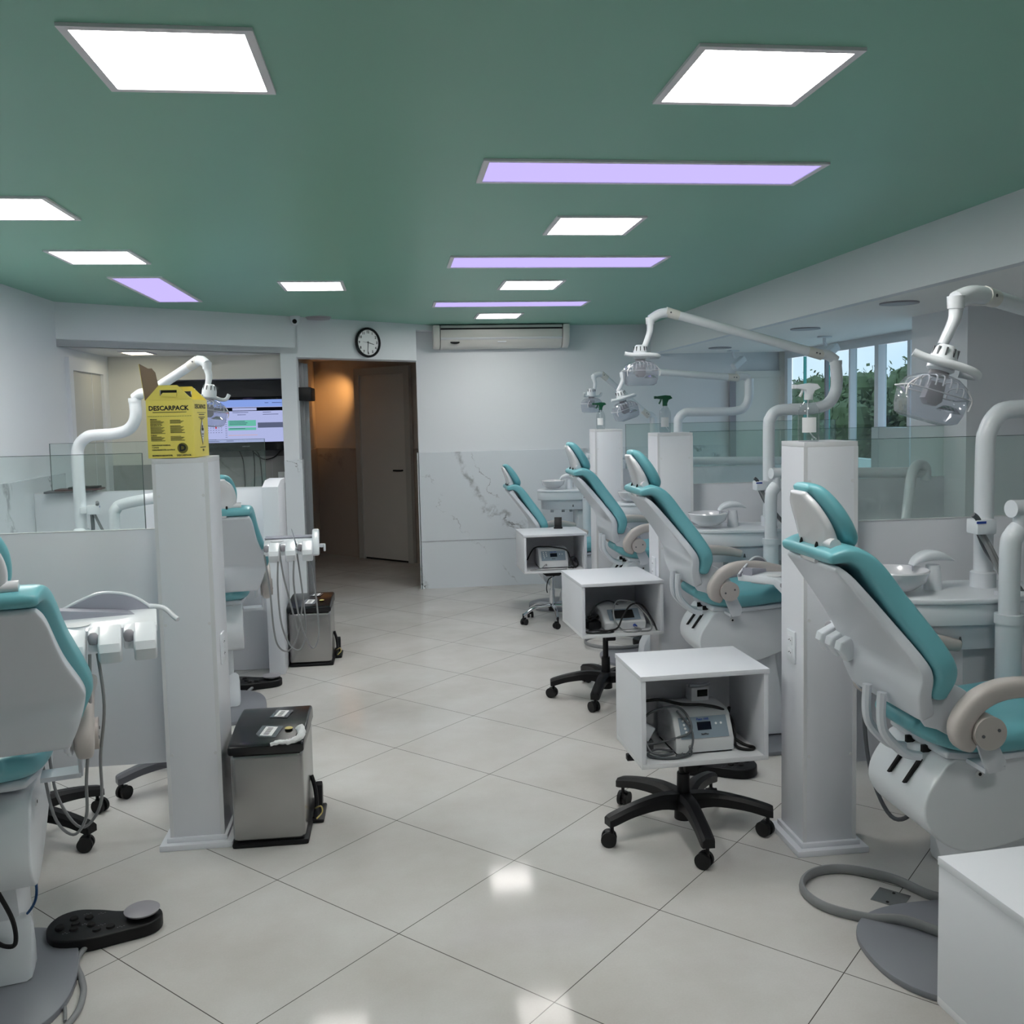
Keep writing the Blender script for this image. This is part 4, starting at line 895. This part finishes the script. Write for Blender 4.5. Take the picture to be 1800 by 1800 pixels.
cable('handpiece_cord', 'grey hand-piece cord looping across the front of the device in the nearest cart',
      [(1.055, 3.352, .36), (1.06, 3.345, .35), (1.05, 3.335, .34), (1.0, 3.325, .336), (.95, 3.33, .336), (.9, 3.36, .336), (.893, 3.4, .36), (.95, 3.39, .375), (1.02, 3.365, .40), (1.058, 3.355, .42), (1.065, 3.365, .45), (1.05, 3.4, .485), (1.02, 3.42, .50), (.96, 3.42, .495), (.91, 3.44, .46), (.9, 3.42, .40), (.91, 3.38, .35), (.95, 3.36, .338), (1.0, 3.37, .338)], .0045, 'hosedark', dev1)
cable('handpiece_cord', 'second grey cord in flat coils left of the device, nearest cart',
      [(1.0, 3.34, .338), (1.03, 3.36, .338), (1.0, 3.39, .34), (.94, 3.4, .345), (.9, 3.37, .34), (.93, 3.33, .34), (1.01, 3.32, .342), (1.05, 3.33, .36), (1.065, 3.34, .40), (1.06, 3.37, .44), (1.02, 3.4, .49)], .004, 'hosedark', dev1)
t = thing('power_brick', 'small white plug adaptor standing at the left inside the nearest cart', 'adaptor', (.915, 3.44, .40))
MB().box((-.02, -.015, -.03), (.018, .015, .03), .003, mtx=Matrix.Rotation(R(30), 4, 'Y')).build('adaptor_case', M['plastic'], t)
MB().box((-.012, -.018, -.07), (.022, .018, -.03), .003).build('adaptor_foot', M['hosedark'], t)
t = thing('handpiece_holder_box', 'small white holder box at the back on top of the device in the nearest cart', 'holder', (1.16, 3.56, .481), R(6))
MB().box((-.045, -.03, 0), (.03, .03, .055), .004).build('holder_case', M['lam2'], t); MB().box((-.02, -.032, .018), (.022, -.029, .045)).build('holder_opening', M['dark'], t)
MB().tube([(-.05, -.02, .062), (0, -.02, .058), (.04, -.01, .062)], .008, res=8).build('handpiece', M['alu'], t)
cable('power_cord', 'black power cord arching over the device in the middle cart', [(1.0, 5.0, .424), (1.04, 4.985, .424), (1.13, 5.0, .43), (1.17, 4.98, .45), (1.2, 5.0, .50), (1.26, 5.05, .555), (1.34, 5.12, .54), (1.38, 5.05, .47), (1.39, 4.99, .424)], .005, 'rubber', dev2)
cable('power_cord', 'black cord lying in an open loop at the front left of the middle cart', [(1.0, 5.02, .423), (1.05, 4.985, .423), (1.12, 4.98, .423), (1.15, 5.0, .423), (1.12, 5.03, .423), (1.02, 5.05, .423)], .004, 'rubber', dev2)
cable('handpiece_cord', 'light grey cord curling in front of the screen in the middle cart', [(1.27, 5.01, .443), (1.3, 4.985, .43), (1.25, 4.975, .424), (1.2, 4.99, .43), (1.16, 5.0, .48), (1.16, 5.04, .54), (1.2, 5.09, .575), (1.28, 5.08, .56), (1.35, 5.03, .49), (1.36, 4.99, .43), (1.3, 4.975, .424)], .0045, 'hose', dev2)
cable('handpiece_cord', 'grey cord standing up behind the device in the middle cart', [(1.05, 5.2, .43), (1.07, 5.2, .5), (1.11, 5.2, .54), (1.17, 5.2, .555), (1.22, 5.18, .53)], .0045, 'hosedark', dev2)
t = thing('cable_bundle_box', 'black power supply heap at the left of the middle cart', 'power supply', (1.045, 5.12, .418), R(10))
MB().box((-.03, -.05, 0), (.05, .05, .05), .015).build('supply_case', M['black'], t); MB().tube([(-.02, -.04, .05), (.03, -.02, .075), (.05, .02, .06), (.0, .04, .055)], .006, res=8).build('supply_cord', M['rubber'], t)
cable('power_cord', 'black power cord arched over the device in the furthest cart', [(1.0, 7.35, .47), (1.05, 7.3, .57), (1.13, 7.25, .585), (1.22, 7.25, .575), (1.3, 7.25, .55), (1.33, 7.25, .48), (1.35, 7.22, .425), (1.30, 7.18, .424)], .005, 'rubber', dev3)
cable('power_cord', 'black cord bunched at the right of the device in the furthest cart', [(1.32, 7.2, .424), (1.36, 7.18, .426), (1.33, 7.17, .45), (1.32, 7.2, .49), (1.36, 7.22, .5), (1.38, 7.2, .44), (1.33, 7.16, .425)], .006, 'rubber', dev3)
cable('handpiece_cord', 'grey cord lying in front of the device in the furthest cart', [(1.12, 7.2, .45), (1.08, 7.16, .43), (1.0, 7.14, .424), (1.02, 7.12, .423), (1.15, 7.12, .423), (1.28, 7.13, .423)], .004, 'hose', dev3)
# black phone stand on the furthest cart
t = thing('desk_phone_stand', 'small black tilted holder standing behind the furthest cart top', 'holder', (1.27, 7.45, .70), R(-10))
MB().box((-.035, -.02, 0), (.035, .03, .012), .003).build('stand_base', M['black'], t)
MB().box((-.03, -.006, .0), (.03, .006, .085), .003, mtx=Matrix.Translation((0, 0, .008)) @ Matrix.Rotation(R(-22), 4, 'X')).build('stand_back', M['black'], t)

# ------------------------------------------------------------------ foot controls
def pedal(label, loc, rotz, L=.34):
    t = thing('foot_control', label, 'foot pedal', loc, rotz, 'black foot controls')
    out = catmull([(-.175, 0), (-.155, .07), (-.1, .098), (-.03, .08), (.04, .05), (.1, .052), (.155, .035), (.17, -.015), (.14, -.06), (.05, -.085), (-.05, -.105), (-.14, -.08)], 4, True)
    MB().prism(out, 0, .042, bev=.006, seg=3).build('pedal_body', M['black'], t)
    bt = MB()
    for x, y in ((-.135, -.01), (-.1, .035), (-.09, -.03), (-.055, .03), (-.04, -.02), (-.02, -.055), (.02, -.05), (-.09, .0)): bt.lathe([(0, .008), (.012, .007), (.014, 0), (0, 0)], (x, y, .041), res=14)
    bt.build('button', M['dark'], t)
    mk = MB()
    for x, y in ((-.075, .055), (-.03, .045), (-.07, -.01), (-.02, -.03), (.04, -.06), (-.12, -.05)):
        for k in range(4): mk.box((x+.006*k, y+(k % 2)*.005, .0421), (x+.006*k+.004, y+(k % 2)*.005+.0012, .0425))
    mk.build('pictogram', M['frame'], t)
    MB().lathe([(0, 0), (.02, 0), (.02, .012), (.052, .014), (.055, .02), (.052, .022), (0, .028)], (.108, .0, .041), res=32).build('press_disc', M['frame'], t)
pA = pedal('black foot control with a grey disc on the floor, left foreground', (-.965, 3.04, 0), R(8))
pB = pedal('black foot control with a grey disc beyond the left pillar', (-.91, 5.82, 0), R(4))
pedal('black foot control behind the base of the nearest full cart', (1.385, 4.0, 0), R(172))
pC = pedal('black foot control on the grey plate, half hidden by the corner cart', (1.585, 2.42, .021), R(75))
pedal('black foot control standing under the middle cart', (1.74, 6.42, .0), R(60))
def flat_hose(label, pts, parent=None, w=.012, h=.018, m='hose'):
    P = catmull(pts, 6); mb = MB(); bm = mb.bm; RR = []
    for i, p in enumerate(P):
        a_, b_ = V(P[max(i-1, 0)]), V(P[min(i+1, len(P)-1)]); tg = (b_-a_); tg.z = 0; tg.normalize(); q = V((-tg.y, tg.x, 0)); c_ = V(p)
        RR.append([bm.verts.new(c_+q*w/2*cos(2*pi*k/10)+V((0, 0, h/2+h/2*sin(2*pi*k/10)))) for k in range(10)])
    for A_, B_ in zip(RR, RR[1:]):
        for k in range(10): bm.faces.new((A_[k], A_[(k+1) % 10], B_[(k+1) % 10], B_[k]))
    bm.faces.new(RR[0][::-1]); bm.faces.new(RR[-1]); bmesh.ops.recalc_face_normals(bm, faces=bm.faces)
    o_ = mb.build('pedal_hose', M[m]); return under(o_, parent) if parent else tag(o_, label, 'hose', 'grey floor hoses')
flat_hose('wide grey hose looped on the tiles at the bottom right', [(1.95, 2.75, 0), (1.8, 2.76, 0), (1.7, 2.80, 0), (1.63, 2.93, 0), (1.5, 3.02, 0), (1.38, 3.01, 0), (1.305, 2.92, 0), (1.32, 2.80, 0), (1.42, 2.71, .0), (1.50, 2.65, .021), (1.56, 2.59, .021), (1.59, 2.54, .021), (1.60, 2.5, .021)], pC, w=.02, h=.034)
flat_hose('grey hose trailing from the left foreground foot control to the chair base', [(-.975, 2.955, .01), (-1.0, 2.93, .004), (-1.0, 2.86, 0), (-.96, 2.78, 0), (-.93, 2.70, 0), (-.92, 2.60, 0), (-.95, 2.5, 0), (-1.02, 2.4, 0)], pA, w=.018, h=.016)
flat_hose('thin grey hose beside the first one along the left chair plate', [(-1.09, 2.93, 0), (-1.06, 2.85, 0), (-1.03, 2.75, 0), (-.97, 2.66, 0), (-.94, 2.58, .0)], chL, w=.010, h=.010)
flat_hose('grey hose from the foot control beyond the left pillar', [(-.9, 5.74, .01), (-.92, 5.68, 0), (-.93, 5.55, 0), (-1.0, 5.35, 0), (-1.15, 5.2, 0)], pB, w=.02, h=.02)
flat_hose('grey hose ring lying under the middle cart', [(1.48+.22*cos(a_*pi/6), 6.35+.19*sin(a_*pi/6), .02) for a_ in range(1, 13)], w=.016, h=.026)
cable('supply_hose', 'dark grey hose hanging in a deep loop right of the nearest pillar', [(1.66, 3.2, .85), (1.655, 3.18, .5), (1.66, 3.13, .3), (1.69, 3.05, .18), (1.73, 2.98, .22), (1.745, 2.9, .38), (1.75, 2.82, .5)], .0075, 'hosedark', un1)
cable('supply_hose', 'dark grey hose hanging right of the second pillar', [(1.655, 5.08, .85), (1.65, 5.05, .5), (1.66, 5.0, .25), (1.7, 4.9, .18), (1.74, 4.75, .3), (1.74, 4.65, .5)], .0075, 'hosedark', un2)
cable('supply_hose', 'dark grey hose hanging right of the furthest pillar', [(1.65, 6.7, .85), (1.64, 6.65, .5), (1.66, 6.6, .3), (1.70, 6.5, .2), (1.73, 6.35, .3), (1.73, 6.25, .5)], .0075, 'hosedark', un3)
# pneumatics under the left chair
cable('pneumatic_hose', 'black hose looping under the left foreground chair body', [(-1.18, 2.70, .42), (-1.15, 2.71, .33), (-1.115, 2.72, .23), (-1.12, 2.74, .15), (-1.16, 2.76, .135), (-1.2, 2.78, .15)], .0065, 'rubber', chL)
cable('pneumatic_hose', 'thin blue hose looping under the left foreground chair body', [(-1.1, 2.75, .42), (-1.075, 2.78, .34), (-1.08, 2.8, .25), (-1.13, 2.83, .18), (-1.2, 2.85, .15)], .004, 'blue', chL)
t = thing('air_filter', 'small clear filter cup hanging under the left foreground chair body', 'filter', (-1.175, 2.75, .29))
MB().lathe([(.0, 0), (.008, 0), (.010, .018), (0, .018)]).build('drain_plug', M['black'], t); MB().lathe([(0, .018), (.012, .02), (.018, .035), (.018, .075), (0, .075)]).build('filter_cup', M['paper'], t); MB().lathe([(0, .075), (.02, .075), (.02, .12), (0, .12)]).build('filter_head', M['hose'], t)
# cover plate in the floor
t = thing('floor_socket_cover', 'small steel cover plate set in the floor inside the hose loop', 'floor plate', (1.575, 2.84, 0), R(45))
MB().box((-.05, -.05, 0), (.05, .05, .002)).build('plate', M['steel'], t); MB().cyl((-.035, 0, .002), (-.035, 0, .003), .005, res=10).build('screw', M['dark'], t); MB().cyl((.035, 0, .002), (.035, 0, .003), .005, res=10).build('screw', M['dark'], t)

# ------------------------------------------------------------------ pedal bins
def bin_(label, loc, rotz, white=False, group='steel pedal bins', H=.365, w=.27, d=.40):
    t = thing('pedal_bin', label, 'trash bin', loc, rotz, group); a, b_ = w/2, d/2
    MB().box((-a-.004, -b_-.004, 0), (a+.012, b_+.004, .022), .008).build('bin_base', M['black'], t)
    MB().box((-a, -b_, .02), (a, b_, H), .02, seg=4).build('bin_body', M['steel'], t)
    lid = catmull([(-b_-.008, H-.0), (-b_-.01, H+.02), (-b_-.004, H+.035), (-b_+.05, H+.043), (0, H+.06), (b_-.05, H+.062), (b_+.0, H+.05), (b_+.008, H+.01), (b_+.006, H)], 3)
    lo = MB().prism([q[:2] for q in lid], -a-.006, a+.006, axis='x', bev=.01, seg=3).build('lid', M['lidblack'], t)
    for (x, y, sx, sy, r_) in ((.03, .07, .02, .034, 12), (.0, -.10, .024, .036, 14)):
        z = H+.0655 if y > 0 else H+.051
        mt = Matrix.Translation((x, y, z)) @ Matrix.Rotation(R(-r_), 4, 'Z') @ Matrix.Rotation(R(2 if y > 0 else 9), 4, 'X')
        MB().box((-sx*1.8, -sy*1.25, 0), (sx*1.8, sy*1.25, .0006), mtx=mt).build('clear_tape', M['clear'], lo)
        MB().box((-sx, -sy, .0008), (sx, sy, .0014), mtx=mt).build('paper_label', M['paper'], lo)
        tx_ = MB()
        for k in range(6): tx_.box((-sx*.5, -sy*.8+k*sy*.28, .0015), (sx*.4, -sy*.8+k*sy*.28+sy*.12, .0018), mtx=mt)
        tx_.build('label_print', M['ink'], lo)
    MB().lathe([(0, 0), (.016, 0), (.015, .002), (0, .003)], (.075, -.09, H+.056), res=18).build('round_sticker', M['cream'], lo)
    # side pedal
    p = MB().tube([(a+.003, .06, .17), (a+.018, .05, .12), (a+.024, .03, .06), (a+.018, .0, .015)], .009, res=8).box((a, -.02, .0), (a+.055, .15, .016), .006).build('pedal', M['black'], t)
    MB().prism([(.10, .016), (.16, .016), (.165, .09), (.145, .11), (.125, .1)], a+.012, a+.04, axis='x', bev=.004).build('pedal_guard', M['black'], t)
    MB().tube([(a+.02, .0, .055), (a+.045, -.02, .07), (a+.05, -.03, .05), (a+.028, -.045, .03)], .003, res=6).build('yellow_tie', M['cream'], t)
    if white:
        wb = MB().tube([(.02, -b_-.006, H+.034), (.05, -b_-.004, H+.04), (.085, -b_+.0, H+.038), (.12, -b_+.015, H+.045), (.13, -b_+.045, H+.055), (.122, -b_+.08, H+.062)], lambda u: .006+.012*u, res=10)
        for v in wb.bm.verts: v.co += V((random.uniform(-.002, .002), random.uniform(-.002, .002), random.uniform(-.002, .002)))
        wb.build('bin_liner_edge', M['paper'], lo)
    return t
bin_('steel pedal bin with black lid and white liner bulging out, beside the left pillar', (-.525, 3.775, 0), R(0), True)
bin_('steel pedal bin with black lid further back, below the hanging hoses', (-.60, 6.42, 0), R(0), False, H=.36)

# ------------------------------------------------------------------ spray bottles
def bottle(label, loc, rotz, trig='plastic', s=1., h=.135, r=.037):
    t = thing('spray_bottle', label, 'spray bottle', loc, rotz, 'spray bottles on the pillars')
    bd = MB().lathe([(0, .0), (r*.92, 0), (r, .006), (r, h*.68), (r*.93, h*.80), (r*.6, h*.93), (r*.36, h), (r*.36, h*1.04)], res=28).build('bottle_body', M['bottle'], t)
    MB().lathe([(r*.55, h*1.0), (r*.42, h*1.0), (r*.42, h*1.14), (0, h*1.14)], res=20).build('collar', M[trig], t)
    th = MB().prism([(-.052, h*1.28), (-.05, h*1.36), (.0, h*1.40), (.03, h*1.38), (.042, h*1.28), (.02, h*1.22), (.012, h*1.1), (-.012, h*1.1), (-.014, h*1.24)], -.012, .012, axis='y', bev=.004).build('trigger_head', M[trig], t)
    MB().tube([(-.022, 0, h*1.28), (-.026, 0, h*1.18), (-.034, 0, h*1.08)], .005, res=8).build('trigger', M[trig], th)
    MB().box((-.062, -.008, h*1.27), (-.048, .008, h*1.37), .002).build('nozzle', M[trig], th)
    MB().tube([(0, 0, h*1.05), (-.004, 0, h*.7), (.0, 0, h*.3), (.022, 0, .012)], .0022, res=6).build('dip_tube', M['plastic'], bd)
    lb = MB(); n = 10
    for k in range(n):
        a0, a1 = R(-150+80*k/n), R(-150+80*(k+1)/n); rr = r+.0006
        lb.quad([(rr*cos(a0), rr*sin(a0), h*.22), (rr*cos(a1), rr*sin(a1), h*.22), (rr*cos(a1), rr*sin(a1), h*.58), (rr*cos(a0), rr*sin(a0), h*.58)])
    lb.build('paper_label', M['paper'], bd)
bottle('clear spray bottle with white trigger on the nearest right pillar', (1.482, 3.27, 1.5), R(0), 'plastic', h=.15, r=.037)
bottle('clear spray bottle with green trigger on the second right pillar', (1.50, 5.17, 1.5), R(0), 'greenpl', h=.15, r=.033)
bottle('clear spray bottle with green collar on the furthest right pillar', (1.485, 6.78, 1.5), R(0), 'greenpl', h=.14, r=.032)

# ------------------------------------------------------------------ sharps box
t = thing('sharps_box', 'yellow cardboard sharps disposal box with open flap on the left pillar', 'sharps box', (-.826, 3.665, 1.487), R(-5))
hx, hy, hz = .086, .0, .215
MB().box((-hx, -.03, 0), (hx, .155, hz), .0015).build('carton', M['yellow'], t)
# gabled front and rear handle flaps with cut handles
def flap(y, zt, name, xo=0.):
    o = [(-hx+xo, hz), (-.035+xo, zt), (.032+xo, zt), (hx+xo, hz)]
    m_ = MB()
    # ring with handle hole as strips
    m_.prism([(-hx+xo, hz), (-.035+xo, zt), (-.033+xo, zt), (-.033+xo, hz)], y, y+.003, axis='y')
    m_.prism([(.032+xo, zt), (hx+xo, hz), (.030+xo, hz), (.030+xo, zt)], y, y+.003, axis='y')
    m_.prism([(-.034+xo, zt-.018), (-.034+xo, zt), (.031+xo, zt), (.031+xo, zt-.018)], y, y+.003, axis='y')
    m_.prism([(-.034+xo, hz), (-.034+xo, zt-.040), (.031+xo, zt-.040), (.031+xo, hz)], y, y+.003, axis='y')
    m_.build(name, M['yellow'], t)
flap(-.0305, hz+.054, 'front_flap'); flap(.15, hz+.054, 'rear_flap', .0)
MB().prism([(-.032, hz+.013), (-.02, hz+.026), (.03, hz+.026), (.03, hz+.010)], -.035, -.032, axis='y').build('handle_tab', M['yellow'], t)
MB().box((-.03, -.027, hz+.014), (.03, -.0265, hz+.036)).build('handle_opening', M['dark'], t)
lf = MB().prism([(-.03, 0), (.15, 0), (.135, .11), (.10, .125), (.06, .122), (-.025, .135)], -.002, .0, axis='x', mtx=Matrix.Translation((-hx, 0, hz)) @ Matrix.Rotation(R(-7), 4, 'Y')).build('lid_flap', M['brown'], t)
MB().prism([(-.03, 0), (.15, 0), (.135, .11), (.10, .125), (.06, .122), (-.025, .135)], -.0035, -.0021, axis='x', mtx=Matrix.Translation((-hx, 0, hz)) @ Matrix.Rotation(R(-7), 4, 'Y')).build('flap_outside', M['yellow'], lf)
RX, UP = (1, 0, 0), (0, 0, 1); yf = -.0308
text('DESCARPACK', .0235, (-.003, yf, hz-.031), RX, UP, M['ink'], t, bold=.0007)
ln = MB(); ln.box((-.062, yf-.0003, hz-.0465), (.062, yf, hz-.0445))
for k in range(26): ln.box((-.08+.0062*k, yf-.0003, hz-.061), (-.0765+.0062*k, yf, hz-.0592))
def para(x0, w, zs):
    for k, z in enumerate(zs): ln.box((x0, yf-.0003, z), (x0+w*(.7+.3*((k*37) % 10)/10), yf, z+.0016))
para(-.072, .055, [.137-.0036*k for k in range(4)]); para(-.072, .055, [.116-.0036*k for k in range(8)]); para(-.072, .055, [.078-.0036*k for k in range(5)])
para(.0, .055, [.139-.0036*k for k in range(4)]); para(.0, .055, [.118-.0036*k for k in range(8)]); para(.0, .055, [.079-.0036*k for k in range(5)])
ln.build('small_print', M['ink'], t)
for tx_, x, z, s_ in (('Montagem', -.072, .1435, .0058), ('Instru\u00e7\u00f5es de Uso', -.072, .1225, .0058), ('Cuidados', -.072, .084, .0058)): text(tx_, s_, (x, yf-.0002, z), RX, UP, M['ink'], t, align='LEFT', bold=.0002)
for k, tx_ in enumerate(('CAPACIDADE NOMINAL', '7 LITROS', 'CAPACIDADE \u00daTIL 5,3 LITROS')): text(tx_, .0062, (-.070, yf-.0002, .0475-.0085*k), RX, UP, M['ink'], t, align='LEFT', bold=.0002)
text('RECIPIENTE DESCART\u00c1VEL', .0062, (-.070, yf-.0002, .0095), RX, UP, M['ink'], t, align='LEFT', bold=.0003)
text('DESCARPACK', .0085, (.046, yf-.0002, .0095), RX, UP, M['ink'], t, bold=.0003)
MB().cyl((.042, yf-.0002, .036), (.042, yf+.0002, .036), .0195, res=28).build('logo_disc', mat('logo_grey', (112, 104, 40), .6), t)
text('D', .034, (.042, yf-.0006, .036), RX, UP, M['ink'], t, 'logo_letter', bold=.0018)
# right side print
xs = hx+.0004; SX = (0, 1, 0)
text('DESCARPACK', .0225, (xs, .062, hz-.026), SX, UP, M['ink'], t, bold=.0006)
dm = MB(); cy_, cz_ = .075, .095
dm.prism([(cy_-.026, cz_), (cy_, cz_+.052), (cy_+.026, cz_), (cy_, cz_-.052)], xs, xs+.0003, axis='x'); dm.build('hazard_diamond_border', M['ink'], t)
MB().prism([(cy_-.022, cz_), (cy_, cz_+.044), (cy_+.022, cz_), (cy_, cz_-.044)], xs+.0003, xs+.0006, axis='x', mtx=Matrix.Translation((.0008, 0, 0))).build('hazard_diamond', M['paper'], t)
sk = MB()
for k in range(3):
    a_ = R(90+120*k); sk.cyl((xs+.0014, cy_+.007*cos(a_), cz_+.012+.007*sin(a_)), (xs+.0018, cy_+.007*cos(a_), cz_+.012+.007*sin(a_)), .0062, res=14)
sk.box((xs+.0014, cy_-.009, cz_-.012), (xs+.0018, cy_+.009, cz_-.008)).box((xs+.0014, cy_-.006, cz_-.02), (xs+.0018, cy_+.006, cz_-.017)); sk.build('hazard_symbol', M['ink'], t)
sm = MB().box((xs, .02, .166), (xs+.0003, .13, .1675))
for z, w in ((.158, .07), (.148, .08), (.142, .05), (.034, .07), (.0, .0)):
    if w: sm.box((xs, .075-w/2, z), (xs+.0003, .075+w/2, z+.0028))
sm.build('side_print', M['ink'], t)
text('E50', .012, (xs+.0002, .078, .024), SX, UP, M['ink'], t, bold=.0002)

# ------------------------------------------------------------------ lights, sky, camera
def area(name, loc, rot, sx, sy, power, col):
    l = bpy.data.lights.new(name, 'AREA'); l.shape = 'RECTANGLE'; l.size = sx; l.size_y = sy; l.energy = power; l.color = col
    o = bpy.data.objects.new(name, l); COL.objects.link(o); o.location = loc; o.rotation_euler = rot; return o
sp = bpy.data.lights.new('corridor_downlight', 'SPOT'); sp.energy = 16; sp.color = (1., .50, .16); sp.spot_size = R(70); sp.spot_blend = 1.; sp.shadow_soft_size = .03
o = bpy.data.objects.new('corridor_downlight', sp); COL.objects.link(o); o.location = (-.62, 10.78, 2.12)
o.rotation_euler = (V((-.72, 11.33, 1.82))-V(o.location)).to_track_quat('-Z', 'Y').to_euler()
W = bpy.data.worlds.new('sky'); S.world = W; W.use_nodes = True; nt = W.node_tree; L = nt.links
bg = nt.nodes['Background']; bg.inputs[1].default_value = 1.55
tc = nt.nodes.new('ShaderNodeTexCoord'); n = nt.nodes.new('ShaderNodeTexNoise'); n.inputs['Scale'].default_value = 4; n.inputs['Detail'].default_value = 5
L.new(tc.outputs['Generated'], n.inputs['Vector'])
cr = nt.nodes.new('ShaderNodeValToRGB'); cr.color_ramp.elements[0].color = lin((174, 192, 220))+(1,); cr.color_ramp.elements[1].color = lin((212, 217, 230))+(1,)
cr.color_ramp.elements[0].position = .35; cr.color_ramp.elements[1].position = .65
L.new(n.outputs['Fac'], cr.inputs[0]); L.new(cr.outputs[0], bg.inputs[0])

cam = bpy.data.cameras.new('camera'); co = bpy.data.objects.new('camera', cam); COL.objects.link(co); S.camera = co
f_px, cyp, pitch, roll, yaw = 1661.4, 856.4, .07659, -.02184, -(pi/4-.66469)
cam.sensor_width = 36; cam.lens = 36*f_px/1800; cam.shift_y = -(900-cyp)/1800; cam.clip_end = 300
Zr = Matrix.Rotation(yaw, 3, 'Z')
fwd = Zr @ V((0, cos(pitch), -sin(pitch))); rt = V((1, 0, 0)); up = V((0, sin(pitch), cos(pitch)))
r2 = Zr @ (rt*cos(roll)+up*sin(roll)); u2 = Zr @ (-rt*sin(roll)+up*cos(roll))
mt = Matrix((r2, u2, -fwd)).transposed().to_4x4(); mt.translation = (0, 0, 1.62); co.matrix_world = mt

bpy.context.view_layer.update(); dg = bpy.context.evaluated_depsgraph_get()
for o in [q for q in S.objects if q.type == 'FONT']:
    me = bpy.data.meshes.new_from_object(o.evaluated_get(dg)); nm = o.name; me.name = nm
    o.name = nm+'_old'; n_ = bpy.data.objects.new(nm, me); COL.objects.link(n_); n_.parent = o.parent; n_.matrix_local = o.matrix_local.copy()
    bpy.data.objects.remove(o)
S.view_settings.view_transform = 'Standard'; S.view_settings.look = 'None'; S.view_settings.exposure = .28
S.cycles.use_denoising = True; S.cycles.use_adaptive_sampling = True; S.cycles.adaptive_threshold = .06; S.cycles.adaptive_min_samples = 16
S.cycles.max_bounces = 8; S.cycles.diffuse_bounces = 4; S.cycles.glossy_bounces = 3; S.cycles.transparent_max_bounces = 20; S.cycles.caustics_reflective = False; S.cycles.caustics_refractive = False; S.cycles.sample_clamp_indirect = 6
